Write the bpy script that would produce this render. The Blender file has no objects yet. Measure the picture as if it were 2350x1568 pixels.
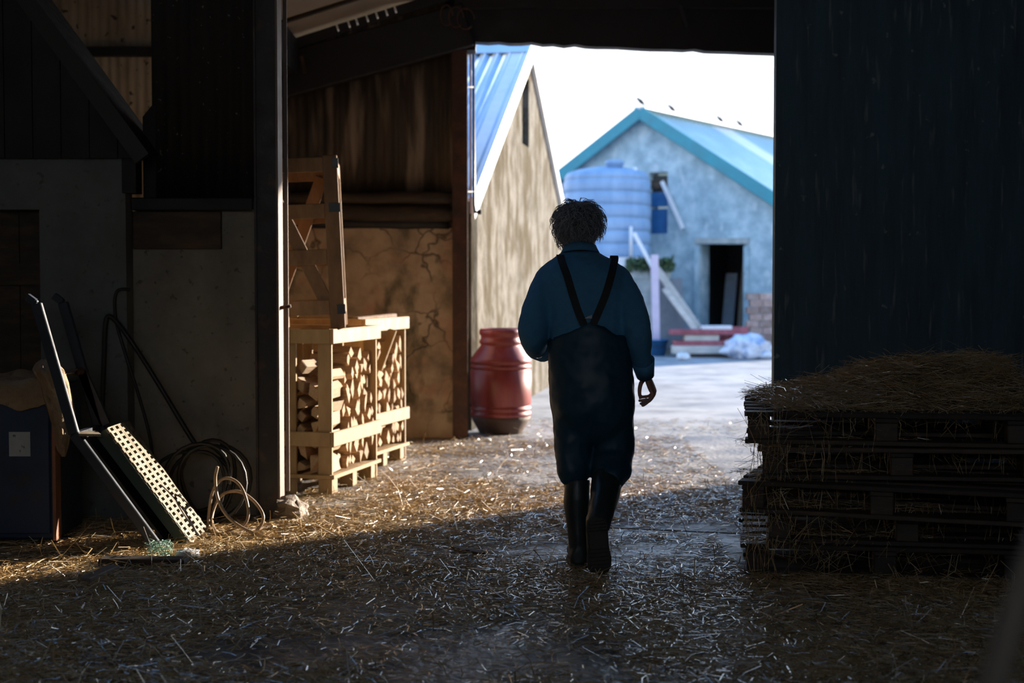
import bpy, bmesh, math, random
import numpy as np
from mathutils import Vector, Matrix, noise
from mathutils.geometry import tessellate_polygon

rnd = random.Random(7)
nrs = np.random.RandomState(11)
S = bpy.context.scene
COL = S.collection
PI = math.pi

# ------------------------------------------------------------------ camera
FPX, CAMH, PITCH = 3264.0, 1.31, math.atan(134 / 3264.0)
cam_d = bpy.data.cameras.new('camera')
cam = bpy.data.objects.new('camera', cam_d)
COL.objects.link(cam)
cam.location = (0, 0, CAMH)
cam.rotation_euler = (PI / 2 - PITCH, 0, 0)
cam_d.sensor_width = 36.0
cam_d.lens = FPX / 2350 * 36.0
cam_d.clip_end = 500
cam_d.dof.use_dof = True
cam_d.dof.focus_distance = 6.5
cam_d.dof.aperture_fstop = 2.2
S.camera = cam

# ------------------------------------------------------------------ view, sky, sun
S.view_settings.view_transform = 'Standard'
S.view_settings.look = 'None'
S.view_settings.exposure = 0.9
S.view_settings.gamma = 1.0
S.view_settings.use_curve_mapping = False
S.cycles.use_denoising = True
S.cycles.max_bounces = 6
S.cycles.diffuse_bounces = 4
S.cycles.glossy_bounces = 3
S.cycles.transmission_bounces = 2
S.cycles.use_adaptive_sampling = True
S.cycles.adaptive_threshold = 0.05
S.cycles.caustics_reflective = False
S.cycles.caustics_refractive = False
S.cycles.sample_clamp_indirect = 8.0

SUN_AZ, SUN_EL = math.radians(50), math.radians(12)
w = bpy.data.worlds.new('sky')
S.world = w
w.use_nodes = True
nt = w.node_tree
nt.nodes.clear()
wo = nt.nodes.new('ShaderNodeOutputWorld')
wb = nt.nodes.new('ShaderNodeBackground')
tc = nt.nodes.new('ShaderNodeTexCoord')
sx = nt.nodes.new('ShaderNodeSeparateXYZ')
cr = nt.nodes.new('ShaderNodeValToRGB')
cr.color_ramp.elements[0].position = 0.0
cr.color_ramp.elements[0].color = (0.93, 0.96, 1.0, 1)
cr.color_ramp.elements[1].position = 1.0
cr.color_ramp.elements[1].color = (0.10, 0.30, 0.72, 1)
e = cr.color_ramp.elements.new(0.18); e.color = (0.86, 0.93, 1.0, 1)
e = cr.color_ramp.elements.new(0.45); e.color = (0.30, 0.54, 0.95, 1)
nt.links.new(tc.outputs['Generated'], sx.inputs[0])
nt.links.new(sx.outputs['Z'], cr.inputs[0])
nt.links.new(cr.outputs[0], wb.inputs['Color'])
wb.inputs['Strength'].default_value = 1.25
nt.links.new(wb.outputs[0], wo.inputs['Surface'])

sun_d = bpy.data.lights.new('sun', 'SUN')
sun = bpy.data.objects.new('sun', sun_d)
COL.objects.link(sun)
sun_d.energy = 9.5
sun_d.color = (1.0, 0.88, 0.73)
sun_d.angle = math.radians(0.9)
sv = Vector((math.sin(SUN_AZ) * math.cos(SUN_EL), math.cos(SUN_AZ) * math.cos(SUN_EL), math.sin(SUN_EL)))
sun.rotation_euler = sv.to_track_quat('Z', 'Y').to_euler()
sun.location = (20, 20, 12)


# ------------------------------------------------------------------ helpers
def P(px, py, Y):
    """point at depth Y seen at a pixel of the 2350 x 1568 frame"""
    dx, dz = (px - 1175) / FPX, (784 - py) / FPX
    c, s = math.cos(PITCH), math.sin(PITCH)
    d = Vector((dx, c + dz * s, dz * c - s))
    t = Y / d.y
    return Vector((d.x * t, Y, CAMH + d.z * t))


def G(px, py, z=0.0):
    """point on the ground seen at a pixel"""
    dx, dz = (px - 1175) / FPX, (784 - py) / FPX
    c, s = math.cos(PITCH), math.sin(PITCH)
    d = Vector((dx, c + dz * s, dz * c - s))
    t = (z - CAMH) / d.z
    return Vector((d.x * t, d.y * t, z))


MW = {}


def mat(name, cols, mscale=(1, 1, 1), nscale=4.0, detail=6.0, rough=(0.6, 0.85), bump=0.25, bscale=30.0,
        metallic=0.0, spec=0.5, spots=None, rand=0.0, coord='Object', island=False, bdist=0.01, sspots=None, coat=0.0):
    m = bpy.data.materials.new(name)
    m.use_nodes = True
    t = m.node_tree
    N, L = t.nodes, t.links
    b = N['Principled BSDF']
    co = N.new('ShaderNodeTexCoord')
    mp = N.new('ShaderNodeMapping')
    mp.inputs['Scale'].default_value = mscale
    L.new(co.outputs[coord], mp.inputs[0])
    n1 = N.new('ShaderNodeTexNoise')
    n1.inputs['Scale'].default_value = nscale
    n1.inputs['Detail'].default_value = detail
    n1.inputs['Roughness'].default_value = 0.62
    L.new(mp.outputs[0], n1.inputs['Vector'])
    r = N.new('ShaderNodeValToRGB')
    k = len(cols)
    for i, c in enumerate(cols):
        pos = 0.32 + 0.38 * i / max(1, k - 1)
        if i < 2:
            el = r.color_ramp.elements[i]
            el.position = pos
        else:
            el = r.color_ramp.elements.new(pos)
        el.color = (c[0], c[1], c[2], 1)
    if k == 1:
        r.color_ramp.elements[1].color = (*cols[0], 1)
    if island:
        gi = N.new('ShaderNodeNewGeometry')
        r.color_ramp.elements[0].position = 0.0
        for i in range(k):
            r.color_ramp.elements[i].position = i / max(1, k - 1)
        L.new(gi.outputs['Random Per Island'], r.inputs[0])
    else:
        L.new(n1.outputs[0], r.inputs[0])
    out = r.outputs[0]

    def mixspots(sp, out, ms):
        sc, lo, hi, colr, amt = sp
        n3 = N.new('ShaderNodeTexNoise')
        n3.inputs['Scale'].default_value = sc
        n3.inputs['Detail'].default_value = 5
        m3 = N.new('ShaderNodeMapping')
        m3.inputs['Scale'].default_value = ms
        m3.inputs['Location'].default_value = (3.1, 7.7, 1.3)
        L.new(co.outputs[coord], m3.inputs[0])
        L.new(m3.outputs[0], n3.inputs['Vector'])
        mr = N.new('ShaderNodeMapRange')
        mr.inputs['From Min'].default_value = lo
        mr.inputs['From Max'].default_value = hi
        mr.inputs['To Max'].default_value = amt
        L.new(n3.outputs[0], mr.inputs[0])
        mx = N.new('ShaderNodeMix')
        mx.data_type = 'RGBA'
        L.new(mr.outputs[0], mx.inputs['Factor'])
        L.new(out, mx.inputs['A'])
        mx.inputs['B'].default_value = (*colr, 1)
        return mx.outputs['Result']
    if spots:
        out = mixspots(spots, out, (1, 1, 1))
    if sspots:
        out = mixspots(sspots[:5], out, sspots[5])
    if rand > 0:
        oi = N.new('ShaderNodeObjectInfo')
        mr = N.new('ShaderNodeMapRange')
        mr.inputs['To Min'].default_value = 1 - rand
        mr.inputs['To Max'].default_value = 1 + rand
        L.new(oi.outputs['Random'], mr.inputs[0])
        hs = N.new('ShaderNodeHueSaturation')
        L.new(mr.outputs[0], hs.inputs['Value'])
        L.new(out, hs.inputs['Color'])
        out = hs.outputs[0]
    L.new(out, b.inputs['Base Color'])
    n2 = N.new('ShaderNodeTexNoise')
    n2.inputs['Scale'].default_value = bscale
    n2.inputs['Detail'].default_value = 5
    L.new(mp.outputs[0], n2.inputs['Vector'])
    mr = N.new('ShaderNodeMapRange')
    mr.inputs['From Min'].default_value = 0.3
    mr.inputs['From Max'].default_value = 0.7
    mr.inputs['To Min'].default_value = rough[0]
    mr.inputs['To Max'].default_value = rough[1]
    L.new(n1.outputs[0], mr.inputs[0])
    L.new(mr.outputs[0], b.inputs['Roughness'])
    if bump > 0:
        bp = N.new('ShaderNodeBump')
        bp.inputs['Strength'].default_value = bump
        bp.inputs['Distance'].default_value = bdist
        L.new(n2.outputs[0], bp.inputs['Height'])
        L.new(bp.outputs[0], b.inputs['Normal'])
    b.inputs['Metallic'].default_value = metallic
    b.inputs['Specular IOR Level'].default_value = spec
    b.inputs['Coat Weight'].default_value = coat
    b.inputs['Coat Roughness'].default_value = 0.16
    return m


class MB:
    def __init__(self):
        self.v, self.f, self.s = [], [], []

    def add(self, vs, fs, smooth=False):
        o = len(self.v)
        self.v += [Vector(p) for p in vs]
        self.f += [tuple(i + o for i in f) for f in fs]
        self.s += [smooth] * len(fs)
        return self

    def box(self, c, size, R=None):
        c = Vector(c)
        hx, hy, hz = size[0] / 2, size[1] / 2, size[2] / 2
        vs = []
        for z in (-hz, hz):
            for (x, y) in ((-hx, -hy), (hx, -hy), (hx, hy), (-hx, hy)):
                p = Vector((x, y, z))
                vs.append(c + (R @ p if R else p))
        self.add(vs, [(0, 3, 2, 1), (4, 5, 6, 7), (0, 1, 5, 4), (1, 2, 6, 5), (2, 3, 7, 6), (3, 0, 4, 7)])
        return self

    def bx(self, x0, x1, y0, y1, z0, z1):
        return self.box(((x0 + x1) / 2, (y0 + y1) / 2, (z0 + z1) / 2), (abs(x1 - x0), abs(y1 - y0), abs(z1 - z0)))

    def bar(self, p0, p1, w, h, up=(0, 0, 1)):
        """box along p0-p1, h along up, w across"""
        p0, p1 = Vector(p0), Vector(p1)
        d = p1 - p0
        L = d.length
        d = d.normalized()
        u = Vector(up)
        sd = d.cross(u)
        if sd.length < 1e-4:
            sd = d.cross(Vector((0, 1, 0)))
        sd.normalize()
        u = sd.cross(d).normalized()
        R = Matrix((d, sd, u)).transposed()
        return self.box((p0 + p1) / 2, (L, w, h), R)

    def rings(self, rings, smooth=True, caps=True):
        n = len(rings[0])
        vs = [p for r in rings for p in r]
        fs = []
        for i in range(len(rings) - 1):
            for j in range(n):
                a, b = i * n + j, i * n + (j + 1) % n
                fs.append((a, b, b + n, a + n))
        if caps:
            fs.append(tuple(range(n - 1, -1, -1)))
            fs.append(tuple((len(rings) - 1) * n + j for j in range(n)))
        return self.add(vs, fs, smooth)

    def tube(self, pts, r, n=8, smooth=True, caps=True, flat=1.0, flatdir=None):
        pts = [Vector(p) for p in pts]
        rs = [float(q_) for q_ in r] if isinstance(r, (list, tuple)) else [float(r)] * len(pts)
        rings = []
        ref = Vector((0, 0, 1))
        d0 = (pts[1] - pts[0]).normalized()
        if abs(d0.dot(ref)) > 0.9:
            ref = Vector((1, 0, 0))
        for i, p in enumerate(pts):
            d = (pts[min(i + 1, len(pts) - 1)] - pts[max(i - 1, 0)]).normalized()
            a = d.cross(ref)
            if a.length < 1e-4:
                a = d.cross(Vector((0, 1, 0)))
            a.normalize()
            b = a.cross(d).normalized()
            ref = b
            rings.append([p + rs[i] * (math.cos(2 * PI * k / n) * a + flat * math.sin(2 * PI * k / n) * b) for k in range(n)])
        return self.rings(rings, smooth, caps)

    def lathe(self, prof, n=32, o=(0, 0, 0), smooth=True):
        o = Vector(o)
        rings = [[o + Vector((r * math.cos(2 * PI * k / n), r * math.sin(2 * PI * k / n), z)) for k in range(n)] for r, z in prof]
        return self.rings(rings, smooth, True)

    def ell(self, c, r, nu=20, nv=12, R=None):
        c = Vector(c)
        rings = []
        for i in range(1, nv):
            a = PI * i / nv
            ring = []
            for k in range(nu):
                p = Vector((r[0] * math.sin(a) * math.cos(2 * PI * k / nu), r[1] * math.sin(a) * math.sin(2 * PI * k / nu), -r[2] * math.cos(a)))
                ring.append(c + (R @ p if R else p))
            rings.append(ring)
        return self.rings(rings, True, True)

    def build(self, name, m, parent=None, bevel=0.0, local=False, label=None, cat=None, group=None, kind=None, recenter=None):
        me = bpy.data.meshes.new(name)
        vs = self.v
        loc = None
        if parent is not None and not local:
            inv = MW[parent.name].inverted()
            vs = [inv @ p for p in vs]
        mw = Matrix.Identity(4) if parent is None or local else MW[parent.name]
        if parent is None and (recenter or (recenter is None and kind != 'structure')):
            xs = [p.x for p in vs]; ys = [p.y for p in vs]; zs = [p.z for p in vs]
            loc = Vector(((min(xs) + max(xs)) / 2, (min(ys) + max(ys)) / 2, min(zs)))
            vs = [p - loc for p in vs]
            mw = Matrix.Translation(loc)
        me.from_pydata([tuple(p) for p in vs], [], self.f)
        me.polygons.foreach_set('use_smooth', self.s)
        me.materials.append(m)
        me.update()
        o = bpy.data.objects.new(name, me)
        COL.objects.link(o)
        if parent is not None:
            o.parent = parent
        if loc is not None:
            o.location = loc
        MW[o.name] = mw
        if bevel > 0:
            bv = o.modifiers.new('bevel', 'BEVEL')
            bv.width = bevel
            bv.segments = 1
            bv.limit_method = 'ANGLE'
        props(o, label, cat, group, kind)
        return o


def props(o, label=None, cat=None, group=None, kind=None):
    if label: o['label'] = label
    if cat: o['category'] = cat
    if group: o['group'] = group
    if kind: o['kind'] = kind


def thing(name, label, cat, loc=(0, 0, 0), rz=0.0, group=None, kind=None, rot=None):
    o = bpy.data.objects.new(name, None)
    o.empty_display_size = 0.1
    COL.objects.link(o)
    o.location = loc
    o.rotation_euler = rot if rot else (0, 0, rz)
    from mathutils import Euler
    MW[o.name] = Matrix.Translation(loc) @ Euler(o.rotation_euler).to_matrix().to_4x4()
    props(o, label, cat, group, kind)
    return o


def dup(root, loc, rz=0.0, label=None, rot=None):
    r = root.copy()
    COL.objects.link(r)
    r.location = loc
    r.rotation_euler = rot if rot else (0, 0, rz)
    if label: r['label'] = label
    for ch in list(root.children):
        c = ch.copy()
        COL.objects.link(c)
        c.parent = r
        for g in list(ch.children):
            d = g.copy()
            COL.objects.link(d)
            d.parent = c
    return r


def smoothmods(o, voxel, it=6, fac=0.6, disp=None):
    rm = o.modifiers.new('remesh', 'REMESH')
    rm.mode = 'VOXEL'
    rm.voxel_size = voxel
    rm.use_smooth_shade = True
    sm = o.modifiers.new('smooth', 'SMOOTH')
    sm.iterations = it
    sm.factor = fac
    if disp:
        for k, (scale, strength) in enumerate(disp):
            tx = bpy.data.textures.new('folds', 'CLOUDS')
            tx.noise_scale = scale
            dm = o.modifiers.new('folds', 'DISPLACE')
            dm.texture = tx
            dm.texture_coords = 'LOCAL'
            dm.strength = strength
            dm.mid_level = 0.5


def wall_poly(outer, holes, origin, ux, uz, thick, mb=None):
    """solid wall from a 2-D outline with holes; ux, uz span its plane, thickness goes along ux x uz reversed"""
    mb = mb or MB()
    origin, ux, uz = Vector(origin), Vector(ux).normalized(), Vector(uz).normalized()
    n = uz.cross(ux).normalized()
    loops = [[Vector((a, b, 0)) for a, b in lp] for lp in [outer] + holes]
    flat = [p for lp in loops for p in lp]
    tris = tessellate_polygon(loops)
    front = [origin + ux * p.x + uz * p.y for p in flat]
    back = [p + n * thick for p in front]
    N_ = len(flat)
    fs = []
    for t in tris:
        a, b, c = t
        cr_ = (flat[b] - flat[a]).cross(flat[c] - flat[a]).z
        if cr_ < 0:
            a, b, c = a, c, b
        fs.append((a, b, c))
        fs.append((a + N_, c + N_, b + N_))
    o = 0
    for lp in loops:
        m = len(lp)
        for i in range(m):
            j = (i + 1) % m
            fs.append((o + i, o + i + N_, o + j + N_, o + j))
        o += m
    mb.add(front + back, fs)
    return mb


def corr(o, across, up, width, length, pitch=0.0762, amp=0.009, per=6, top=None, bottom=None):
    """corrugated sheet with a little thickness; top/bottom may be functions of the across distance"""
    o, across, up = Vector(o), Vector(across).normalized(), Vector(up).normalized()
    n = across.cross(up).normalized()
    k = max(2, int(width / pitch * per))
    vs, fs = [], []
    for side in (0, 1):
        for i in range(k + 1):
            a = width * i / k
            h = amp * math.sin(2 * PI * a / pitch) - side * 0.004
            l0 = bottom(a) if bottom else 0.0
            l1 = top(a) if top else length
            vs += [o + across * a + up * l0 + n * h, o + across * a + up * l1 + n * h]
    N_ = 2 * (k + 1)
    for i in range(k):
        a = 2 * i
        fs.append((a, a + 2, a + 3, a + 1))
        fs.append((N_ + a, N_ + a + 1, N_ + a + 3, N_ + a + 2))
        fs.append((a + 1, a + 3, N_ + a + 3, N_ + a + 1))
        fs.append((a, N_ + a, N_ + a + 2, a + 2))
    return MB().add(vs, fs, True)


def spline(pts, k=8):
    pts = [Vector(p) for p in pts]
    out = []
    q = [pts[0] * 2 - pts[1]] + pts + [pts[-1] * 2 - pts[-2]]
    for i in range(1, len(q) - 2):
        p0, p1, p2, p3 = q[i - 1], q[i], q[i + 1], q[i + 2]
        for j in range(k):
            t = j / k
            out.append(0.5 * ((2 * p1) + (p2 - p0) * t + (2 * p0 - 5 * p1 + 4 * p2 - p3) * t * t + (3 * p1 - p0 - 3 * p2 + p3) * t ** 3))
    out.append(pts[-1])
    return out


def straw_mesh(name, pos, yaw, pit, ln, wd, curl, m):
    """pos (n,3): many dried stalks as thin three-sided stems bent in the middle"""
    n = len(pos)
    d = np.stack([np.cos(yaw) * np.cos(pit), np.sin(yaw) * np.cos(pit), np.sin(pit)], 1)
    sd = np.stack([-np.sin(yaw), np.cos(yaw), np.zeros(n)], 1)
    up = np.cross(d, sd)
    V = np.zeros((n, 3, 3, 3))
    roll = nrs.rand(n) * 2 * PI
    for k, t in enumerate((-0.5, 0.0, 0.5)):
        c = pos + d * (ln * t)[:, None]
        if k == 1:
            c = c + sd * (curl * ln)[:, None] + np.array([0, 0, 1]) * (np.abs(curl) * 0.25 * ln)[:, None]
        for j in range(3):
            a = roll + j * 2 * PI / 3
            V[:, k, j] = c + (sd * np.cos(a)[:, None] + up * (0.55 * np.sin(a))[:, None]) * wd[:, None]
    V = V.reshape(n * 9, 3)
    base = (np.arange(n) * 9)[:, None, None]
    q = []
    for k in range(2):
        for j in range(3):
            q.append([k * 3 + j, k * 3 + (j + 1) % 3, (k + 1) * 3 + (j + 1) % 3, (k + 1) * 3 + j])
    F = (base + np.array(q)[None]).reshape(-1, 4)
    me = bpy.data.meshes.new(name)
    me.from_pydata(V.tolist(), [], F.tolist())
    me.materials.append(m)
    o = bpy.data.objects.new(name, me)
    COL.objects.link(o)
    return o


# ------------------------------------------------------------------ materials
M = {}
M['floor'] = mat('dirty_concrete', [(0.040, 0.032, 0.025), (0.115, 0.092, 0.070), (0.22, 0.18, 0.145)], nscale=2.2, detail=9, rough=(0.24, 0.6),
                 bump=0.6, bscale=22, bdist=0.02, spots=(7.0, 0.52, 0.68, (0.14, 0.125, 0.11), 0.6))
M['yard'] = mat('yard_concrete', [(0.20, 0.20, 0.20), (0.32, 0.32, 0.32), (0.42, 0.41, 0.41)], nscale=1.4, detail=8, rough=(0.55, 0.9), bump=0.4, bscale=12,
                spots=(2.5, 0.55, 0.75, (0.12, 0.105, 0.09), 0.6))
M['render_shaded'] = mat('shaded_grey_render', [(0.085, 0.096, 0.095), (0.122, 0.137, 0.135), (0.155, 0.172, 0.168)], nscale=3, bump=0.4, bscale=26,
                      spots=(22, 0.64, 0.70, (0.06, 0.055, 0.05), 0.6), sspots=(3.0, 0.5, 0.75, (0.08, 0.075, 0.065), 0.7, (1, 1, 0.35)))  # shed wall render: its shade is put in as a cooler, darker colour
M['render_lit'] = mat('lit_grey_render', [(0.145, 0.135, 0.112), (0.21, 0.197, 0.165), (0.26, 0.245, 0.21)], nscale=3, bump=0.4, bscale=26,
                       spots=(20, 0.62, 0.68, (0.05, 0.04, 0.03), 0.7), sspots=(3.0, 0.5, 0.75, (0.10, 0.085, 0.065), 0.7, (1, 1, 0.35)))  # plinth render: the warm light on it is put into the colour
M['render_brown'] = mat('stained_render', [(0.19, 0.135, 0.095), (0.46, 0.34, 0.235), (0.62, 0.49, 0.36)], nscale=2.6, detail=8, bump=0.5, bscale=20,
                        spots=(4.5, 0.52, 0.70, (0.50, 0.26, 0.17), 0.7), sspots=(5, 0.56, 0.7, (0.075, 0.068, 0.035), 0.85, (1, 1, 0.6)))
M['gable_tan'] = mat('lime_washed_render', [(0.085, 0.075, 0.058), (0.165, 0.152, 0.130), (0.22, 0.205, 0.182)], nscale=3.4, detail=9, spec=0.03, rough=(0.92, 1.0), bump=0.8, bscale=14, bdist=0.03,
                     sspots=(4.0, 0.47, 0.60, (0.075, 0.060, 0.038), 0.85, (1, 1, 0.45)))
M['far_render'] = mat('pebbledash', [(0.20, 0.31, 0.37), (0.33, 0.465, 0.53), (0.50, 0.64, 0.70)], nscale=3.2, detail=7, bump=0.4, bscale=18,
                      sspots=(4.2, 0.56, 0.68, (0.52, 0.63, 0.68), 0.7, (1, 1, 0.6)))
M['clad'] = mat('rusty_sheet', [(0.018, 0.015, 0.013), (0.055, 0.040, 0.030), (0.13, 0.096, 0.07)], mscale=(1, 1, 0.16), nscale=5, detail=7, rough=(0.6, 0.85), bump=0.2,
                sspots=(6.0, 0.56, 0.68, (0.30, 0.24, 0.19), 0.75, (1, 1, 0.13)))
M['clad_pale'] = mat('aged_galvanised_sheet', [(0.30, 0.24, 0.18), (0.48, 0.40, 0.30), (0.6, 0.52, 0.4)], mscale=(1, 1, 0.3), nscale=4, detail=7, rough=(0.5, 0.8), bump=0.2,
                     spots=(14, 0.62, 0.66, (0.02, 0.015, 0.012), 0.9))
M['dark_clad'] = mat('tarred_sheet', [(0.008, 0.007, 0.008), (0.016, 0.013, 0.013), (0.030, 0.024, 0.022)], mscale=(1, 1, 0.2), nscale=5, rough=(0.55, 0.85), bump=0.2,
                     spots=(40, 0.68, 0.71, (0.25, 0.22, 0.2), 0.8))
M['panel'] = mat('weathered_door_panel', [(0.020, 0.050, 0.080), (0.036, 0.085, 0.13), (0.056, 0.125, 0.18)], mscale=(1, 1, 0.12), nscale=9, detail=8, rough=(0.5, 0.75), bump=0.25, bscale=30,
                 spots=(13, 0.67, 0.71, (0.30, 0.33, 0.36), 0.7), sspots=(30.0, 0.60, 0.70, (0.20, 0.23, 0.26), 0.7, (1, 1, 0.10)))
M['pale_edge'] = mat('pale_edge_steel', [(0.15, 0.105, 0.085), (0.22, 0.165, 0.138)], nscale=9, rough=(0.5, 0.7), bump=0.15, bscale=60)  # paler than the steel on the post's other faces
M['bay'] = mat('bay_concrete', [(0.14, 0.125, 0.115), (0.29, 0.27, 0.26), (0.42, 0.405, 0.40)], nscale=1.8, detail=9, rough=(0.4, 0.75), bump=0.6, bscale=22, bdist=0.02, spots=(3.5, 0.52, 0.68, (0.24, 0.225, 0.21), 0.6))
M['steel'] = mat('dark_steel', [(0.011, 0.009, 0.008), (0.020, 0.016, 0.015), (0.034, 0.026, 0.023)], nscale=8, rough=(0.4, 0.65), bump=0.15, bscale=60, spots=(9, 0.6, 0.68, (0.10, 0.045, 0.025), 0.5))
M['rust'] = mat('rusted_steel', [(0.035, 0.016, 0.012), (0.075, 0.034, 0.024), (0.13, 0.06, 0.04)], nscale=7, rough=(0.6, 0.85), bump=0.3, bscale=50)
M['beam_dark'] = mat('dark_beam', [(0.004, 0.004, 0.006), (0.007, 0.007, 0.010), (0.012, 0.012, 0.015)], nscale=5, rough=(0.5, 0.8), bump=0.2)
M['ceiling'] = mat('fibre_cement_sheet', [(0.22, 0.175, 0.125), (0.30, 0.24, 0.175), (0.36, 0.29, 0.21)], nscale=1.6, rough=(0.7, 0.9), bump=0.1)
M['old_timber'] = mat('old_timber', [(0.020, 0.014, 0.010), (0.05, 0.034, 0.022), (0.10, 0.065, 0.04)], mscale=(0.3, 1, 1), nscale=14, rough=(0.6, 0.85), bump=0.4, bscale=40, rand=0.2)
M['pallet'] = mat('grimy_pallet_wood', [(0.026, 0.020, 0.016), (0.062, 0.044, 0.032), (0.125, 0.086, 0.06)], mscale=(0.25, 1, 1), nscale=18, rough=(0.5, 0.85), bump=0.4, bscale=40, rand=0.5)
M['pine'] = mat('new_pine', [(0.24, 0.145, 0.060), (0.32, 0.205, 0.095), (0.40, 0.275, 0.145)], mscale=(1, 1, 0.35), nscale=9, rough=(0.55, 0.8), bump=0.15, bscale=50, rand=0.12)
M['pine_old'] = mat('browned_pine', [(0.16, 0.085, 0.040), (0.25, 0.14, 0.07), (0.34, 0.20, 0.11)], mscale=(1, 1, 0.35), nscale=9, rough=(0.55, 0.8), bump=0.15, bscale=50, rand=0.2)
M['log'] = mat('split_wood', [(0.27, 0.155, 0.075), (0.40, 0.26, 0.15), (0.52, 0.38, 0.25)], nscale=9, rough=(0.6, 0.85), bump=0.4, bscale=50, rand=0.3)
M['blue_roof'] = mat('galvanised_sky_blue_sheet', [(0.36, 0.48, 0.62), (0.43, 0.55, 0.69), (0.50, 0.62, 0.75)], nscale=1.5, rough=(0.32, 0.5), bump=0.03, metallic=0.1)  # blue of the reflected sky is painted into the galvanised sheet
M['white_paint'] = mat('white_paint', [(0.68, 0.69, 0.70), (0.78, 0.79, 0.80)], nscale=6, rough=(0.4, 0.6), bump=0.05)
M['teal'] = mat('teal_fascia', [(0.02, 0.20, 0.26), (0.03, 0.27, 0.34)], nscale=3, rough=(0.4, 0.6), bump=0.05)
M['teal_roof'] = mat('pale_turquoise_sheet', [(0.30, 0.46, 0.48), (0.36, 0.53, 0.55), (0.44, 0.6, 0.62)], nscale=2, rough=(0.35, 0.55), bump=0.03)
M['rooflight'] = mat('white_rooflight', [(0.75, 0.78, 0.78), (0.85, 0.87, 0.87)], nscale=2, rough=(0.3, 0.5), bump=0.02)
M['tank'] = mat('pale_tank_plastic', [(0.17, 0.29, 0.46), (0.22, 0.35, 0.53), (0.28, 0.42, 0.60)], mscale=(1, 1, 0.3), nscale=4, rough=(0.35, 0.5), bump=0.05)
M['shutter'] = mat('blue_shutter_paint', [(0.02, 0.11, 0.28), (0.025, 0.15, 0.36)], nscale=5, rough=(0.45, 0.6), bump=0.05)
M['block'] = mat('concrete_block', [(0.25, 0.29, 0.29), (0.33, 0.37, 0.37), (0.42, 0.46, 0.45)], nscale=6, bump=0.4, bscale=40, rand=0.12)
M['brick'] = mat('old_brick', [(0.24, 0.16, 0.14), (0.34, 0.24, 0.21), (0.40, 0.36, 0.33)], nscale=9, bump=0.4, bscale=50, rand=0.3)
M['moss'] = mat('moss', [(0.03, 0.06, 0.03), (0.06, 0.11, 0.05), (0.12, 0.17, 0.07)], nscale=20, bump=0.8, bscale=60)
M['pole_pink'] = mat('pale_mauve_paint', [(0.55, 0.47, 0.58), (0.66, 0.57, 0.68)], nscale=5, bump=0.05, rough=(0.4, 0.6))
M['pale_timber'] = mat('weathered_pale_timber', [(0.40, 0.38, 0.34), (0.52, 0.49, 0.44), (0.62, 0.58, 0.52)], mscale=(0.4, 1, 1), nscale=9, bump=0.2, rand=0.15)
M['red_timber'] = mat('red_painted_timber', [(0.26, 0.06, 0.07), (0.36, 0.09, 0.11), (0.45, 0.16, 0.17)], nscale=8, bump=0.2, rand=0.2)
M['rust_timber'] = mat('rusty_brown_board', [(0.22, 0.09, 0.05), (0.32, 0.14, 0.08)], nscale=8, bump=0.2)
M['grey_board'] = mat('grey_board', [(0.13, 0.15, 0.17), (0.20, 0.22, 0.25)], nscale=6, bump=0.2)
M['blue_plastic'] = mat('blue_plastic', [(0.02, 0.12, 0.28), (0.03, 0.16, 0.36)], nscale=6, rough=(0.35, 0.5), bump=0.03)
M['sheeting'] = mat('white_blue_sheeting', [(0.10, 0.20, 0.40), (0.62, 0.66, 0.74), (0.80, 0.82, 0.86)], nscale=5, rough=(0.3, 0.5), bump=0.2)
M['barrel'] = mat('faded_red_plastic', [(0.18, 0.032, 0.027), (0.28, 0.052, 0.052), (0.35, 0.10, 0.085)], mscale=(1, 1, 0.22), nscale=7, rough=(0.28, 0.5), bump=0.05)
M['barrel_dirt'] = mat('mud_stained_plastic', [(0.055, 0.032, 0.022), (0.10, 0.06, 0.042)], nscale=8, rough=(0.6, 0.8), bump=0.2)
M['pipe'] = mat('black_plastic_pipe', [(0.012, 0.012, 0.014), (0.02, 0.02, 0.024)], nscale=5, rough=(0.3, 0.5), bump=0.03)
M['blue_metal'] = mat('blue_enamelled_steel', [(0.010, 0.022, 0.048), (0.016, 0.036, 0.08), (0.022, 0.045, 0.095)], nscale=4, rough=(0.35, 0.55), bump=0.05, spots=(9, 0.6, 0.68, (0.05, 0.03, 0.02), 0.6))
M['label'] = mat('paper_label', [(0.34, 0.38, 0.40), (0.46, 0.50, 0.52)], nscale=9, rough=(0.5, 0.7), bump=0.05, spots=(30, 0.64, 0.67, (0.05, 0.05, 0.06), 0.8))
M['sack'] = mat('hessian', [(0.20, 0.135, 0.078), (0.30, 0.21, 0.125), (0.38, 0.28, 0.18)], nscale=8, rough=(0.8, 0.95), bump=0.5, bscale=140, spots=(11, 0.6, 0.7, (0.07, 0.045, 0.03), 0.7))
M['navy_steel'] = mat('dark_blue_steel', [(0.012, 0.018, 0.03), (0.02, 0.03, 0.05)], nscale=9, rough=(0.35, 0.6), bump=0.1)
M['green_paint'] = mat('dark_green_paint', [(0.018, 0.032, 0.018), (0.03, 0.05, 0.028)], nscale=9, rough=(0.45, 0.65), bump=0.15)
M['cream_plastic'] = mat('cream_plastic_slat', [(0.16, 0.125, 0.08), (0.235, 0.19, 0.13), (0.30, 0.25, 0.18)], nscale=10, rough=(0.45, 0.65), bump=0.1, spots=(18, 0.58, 0.68, (0.20, 0.14, 0.08), 0.8))
M['hose'] = mat('tan_hose', [(0.22, 0.15, 0.10), (0.33, 0.24, 0.16)], nscale=14, rough=(0.4, 0.6), bump=0.05)
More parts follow.
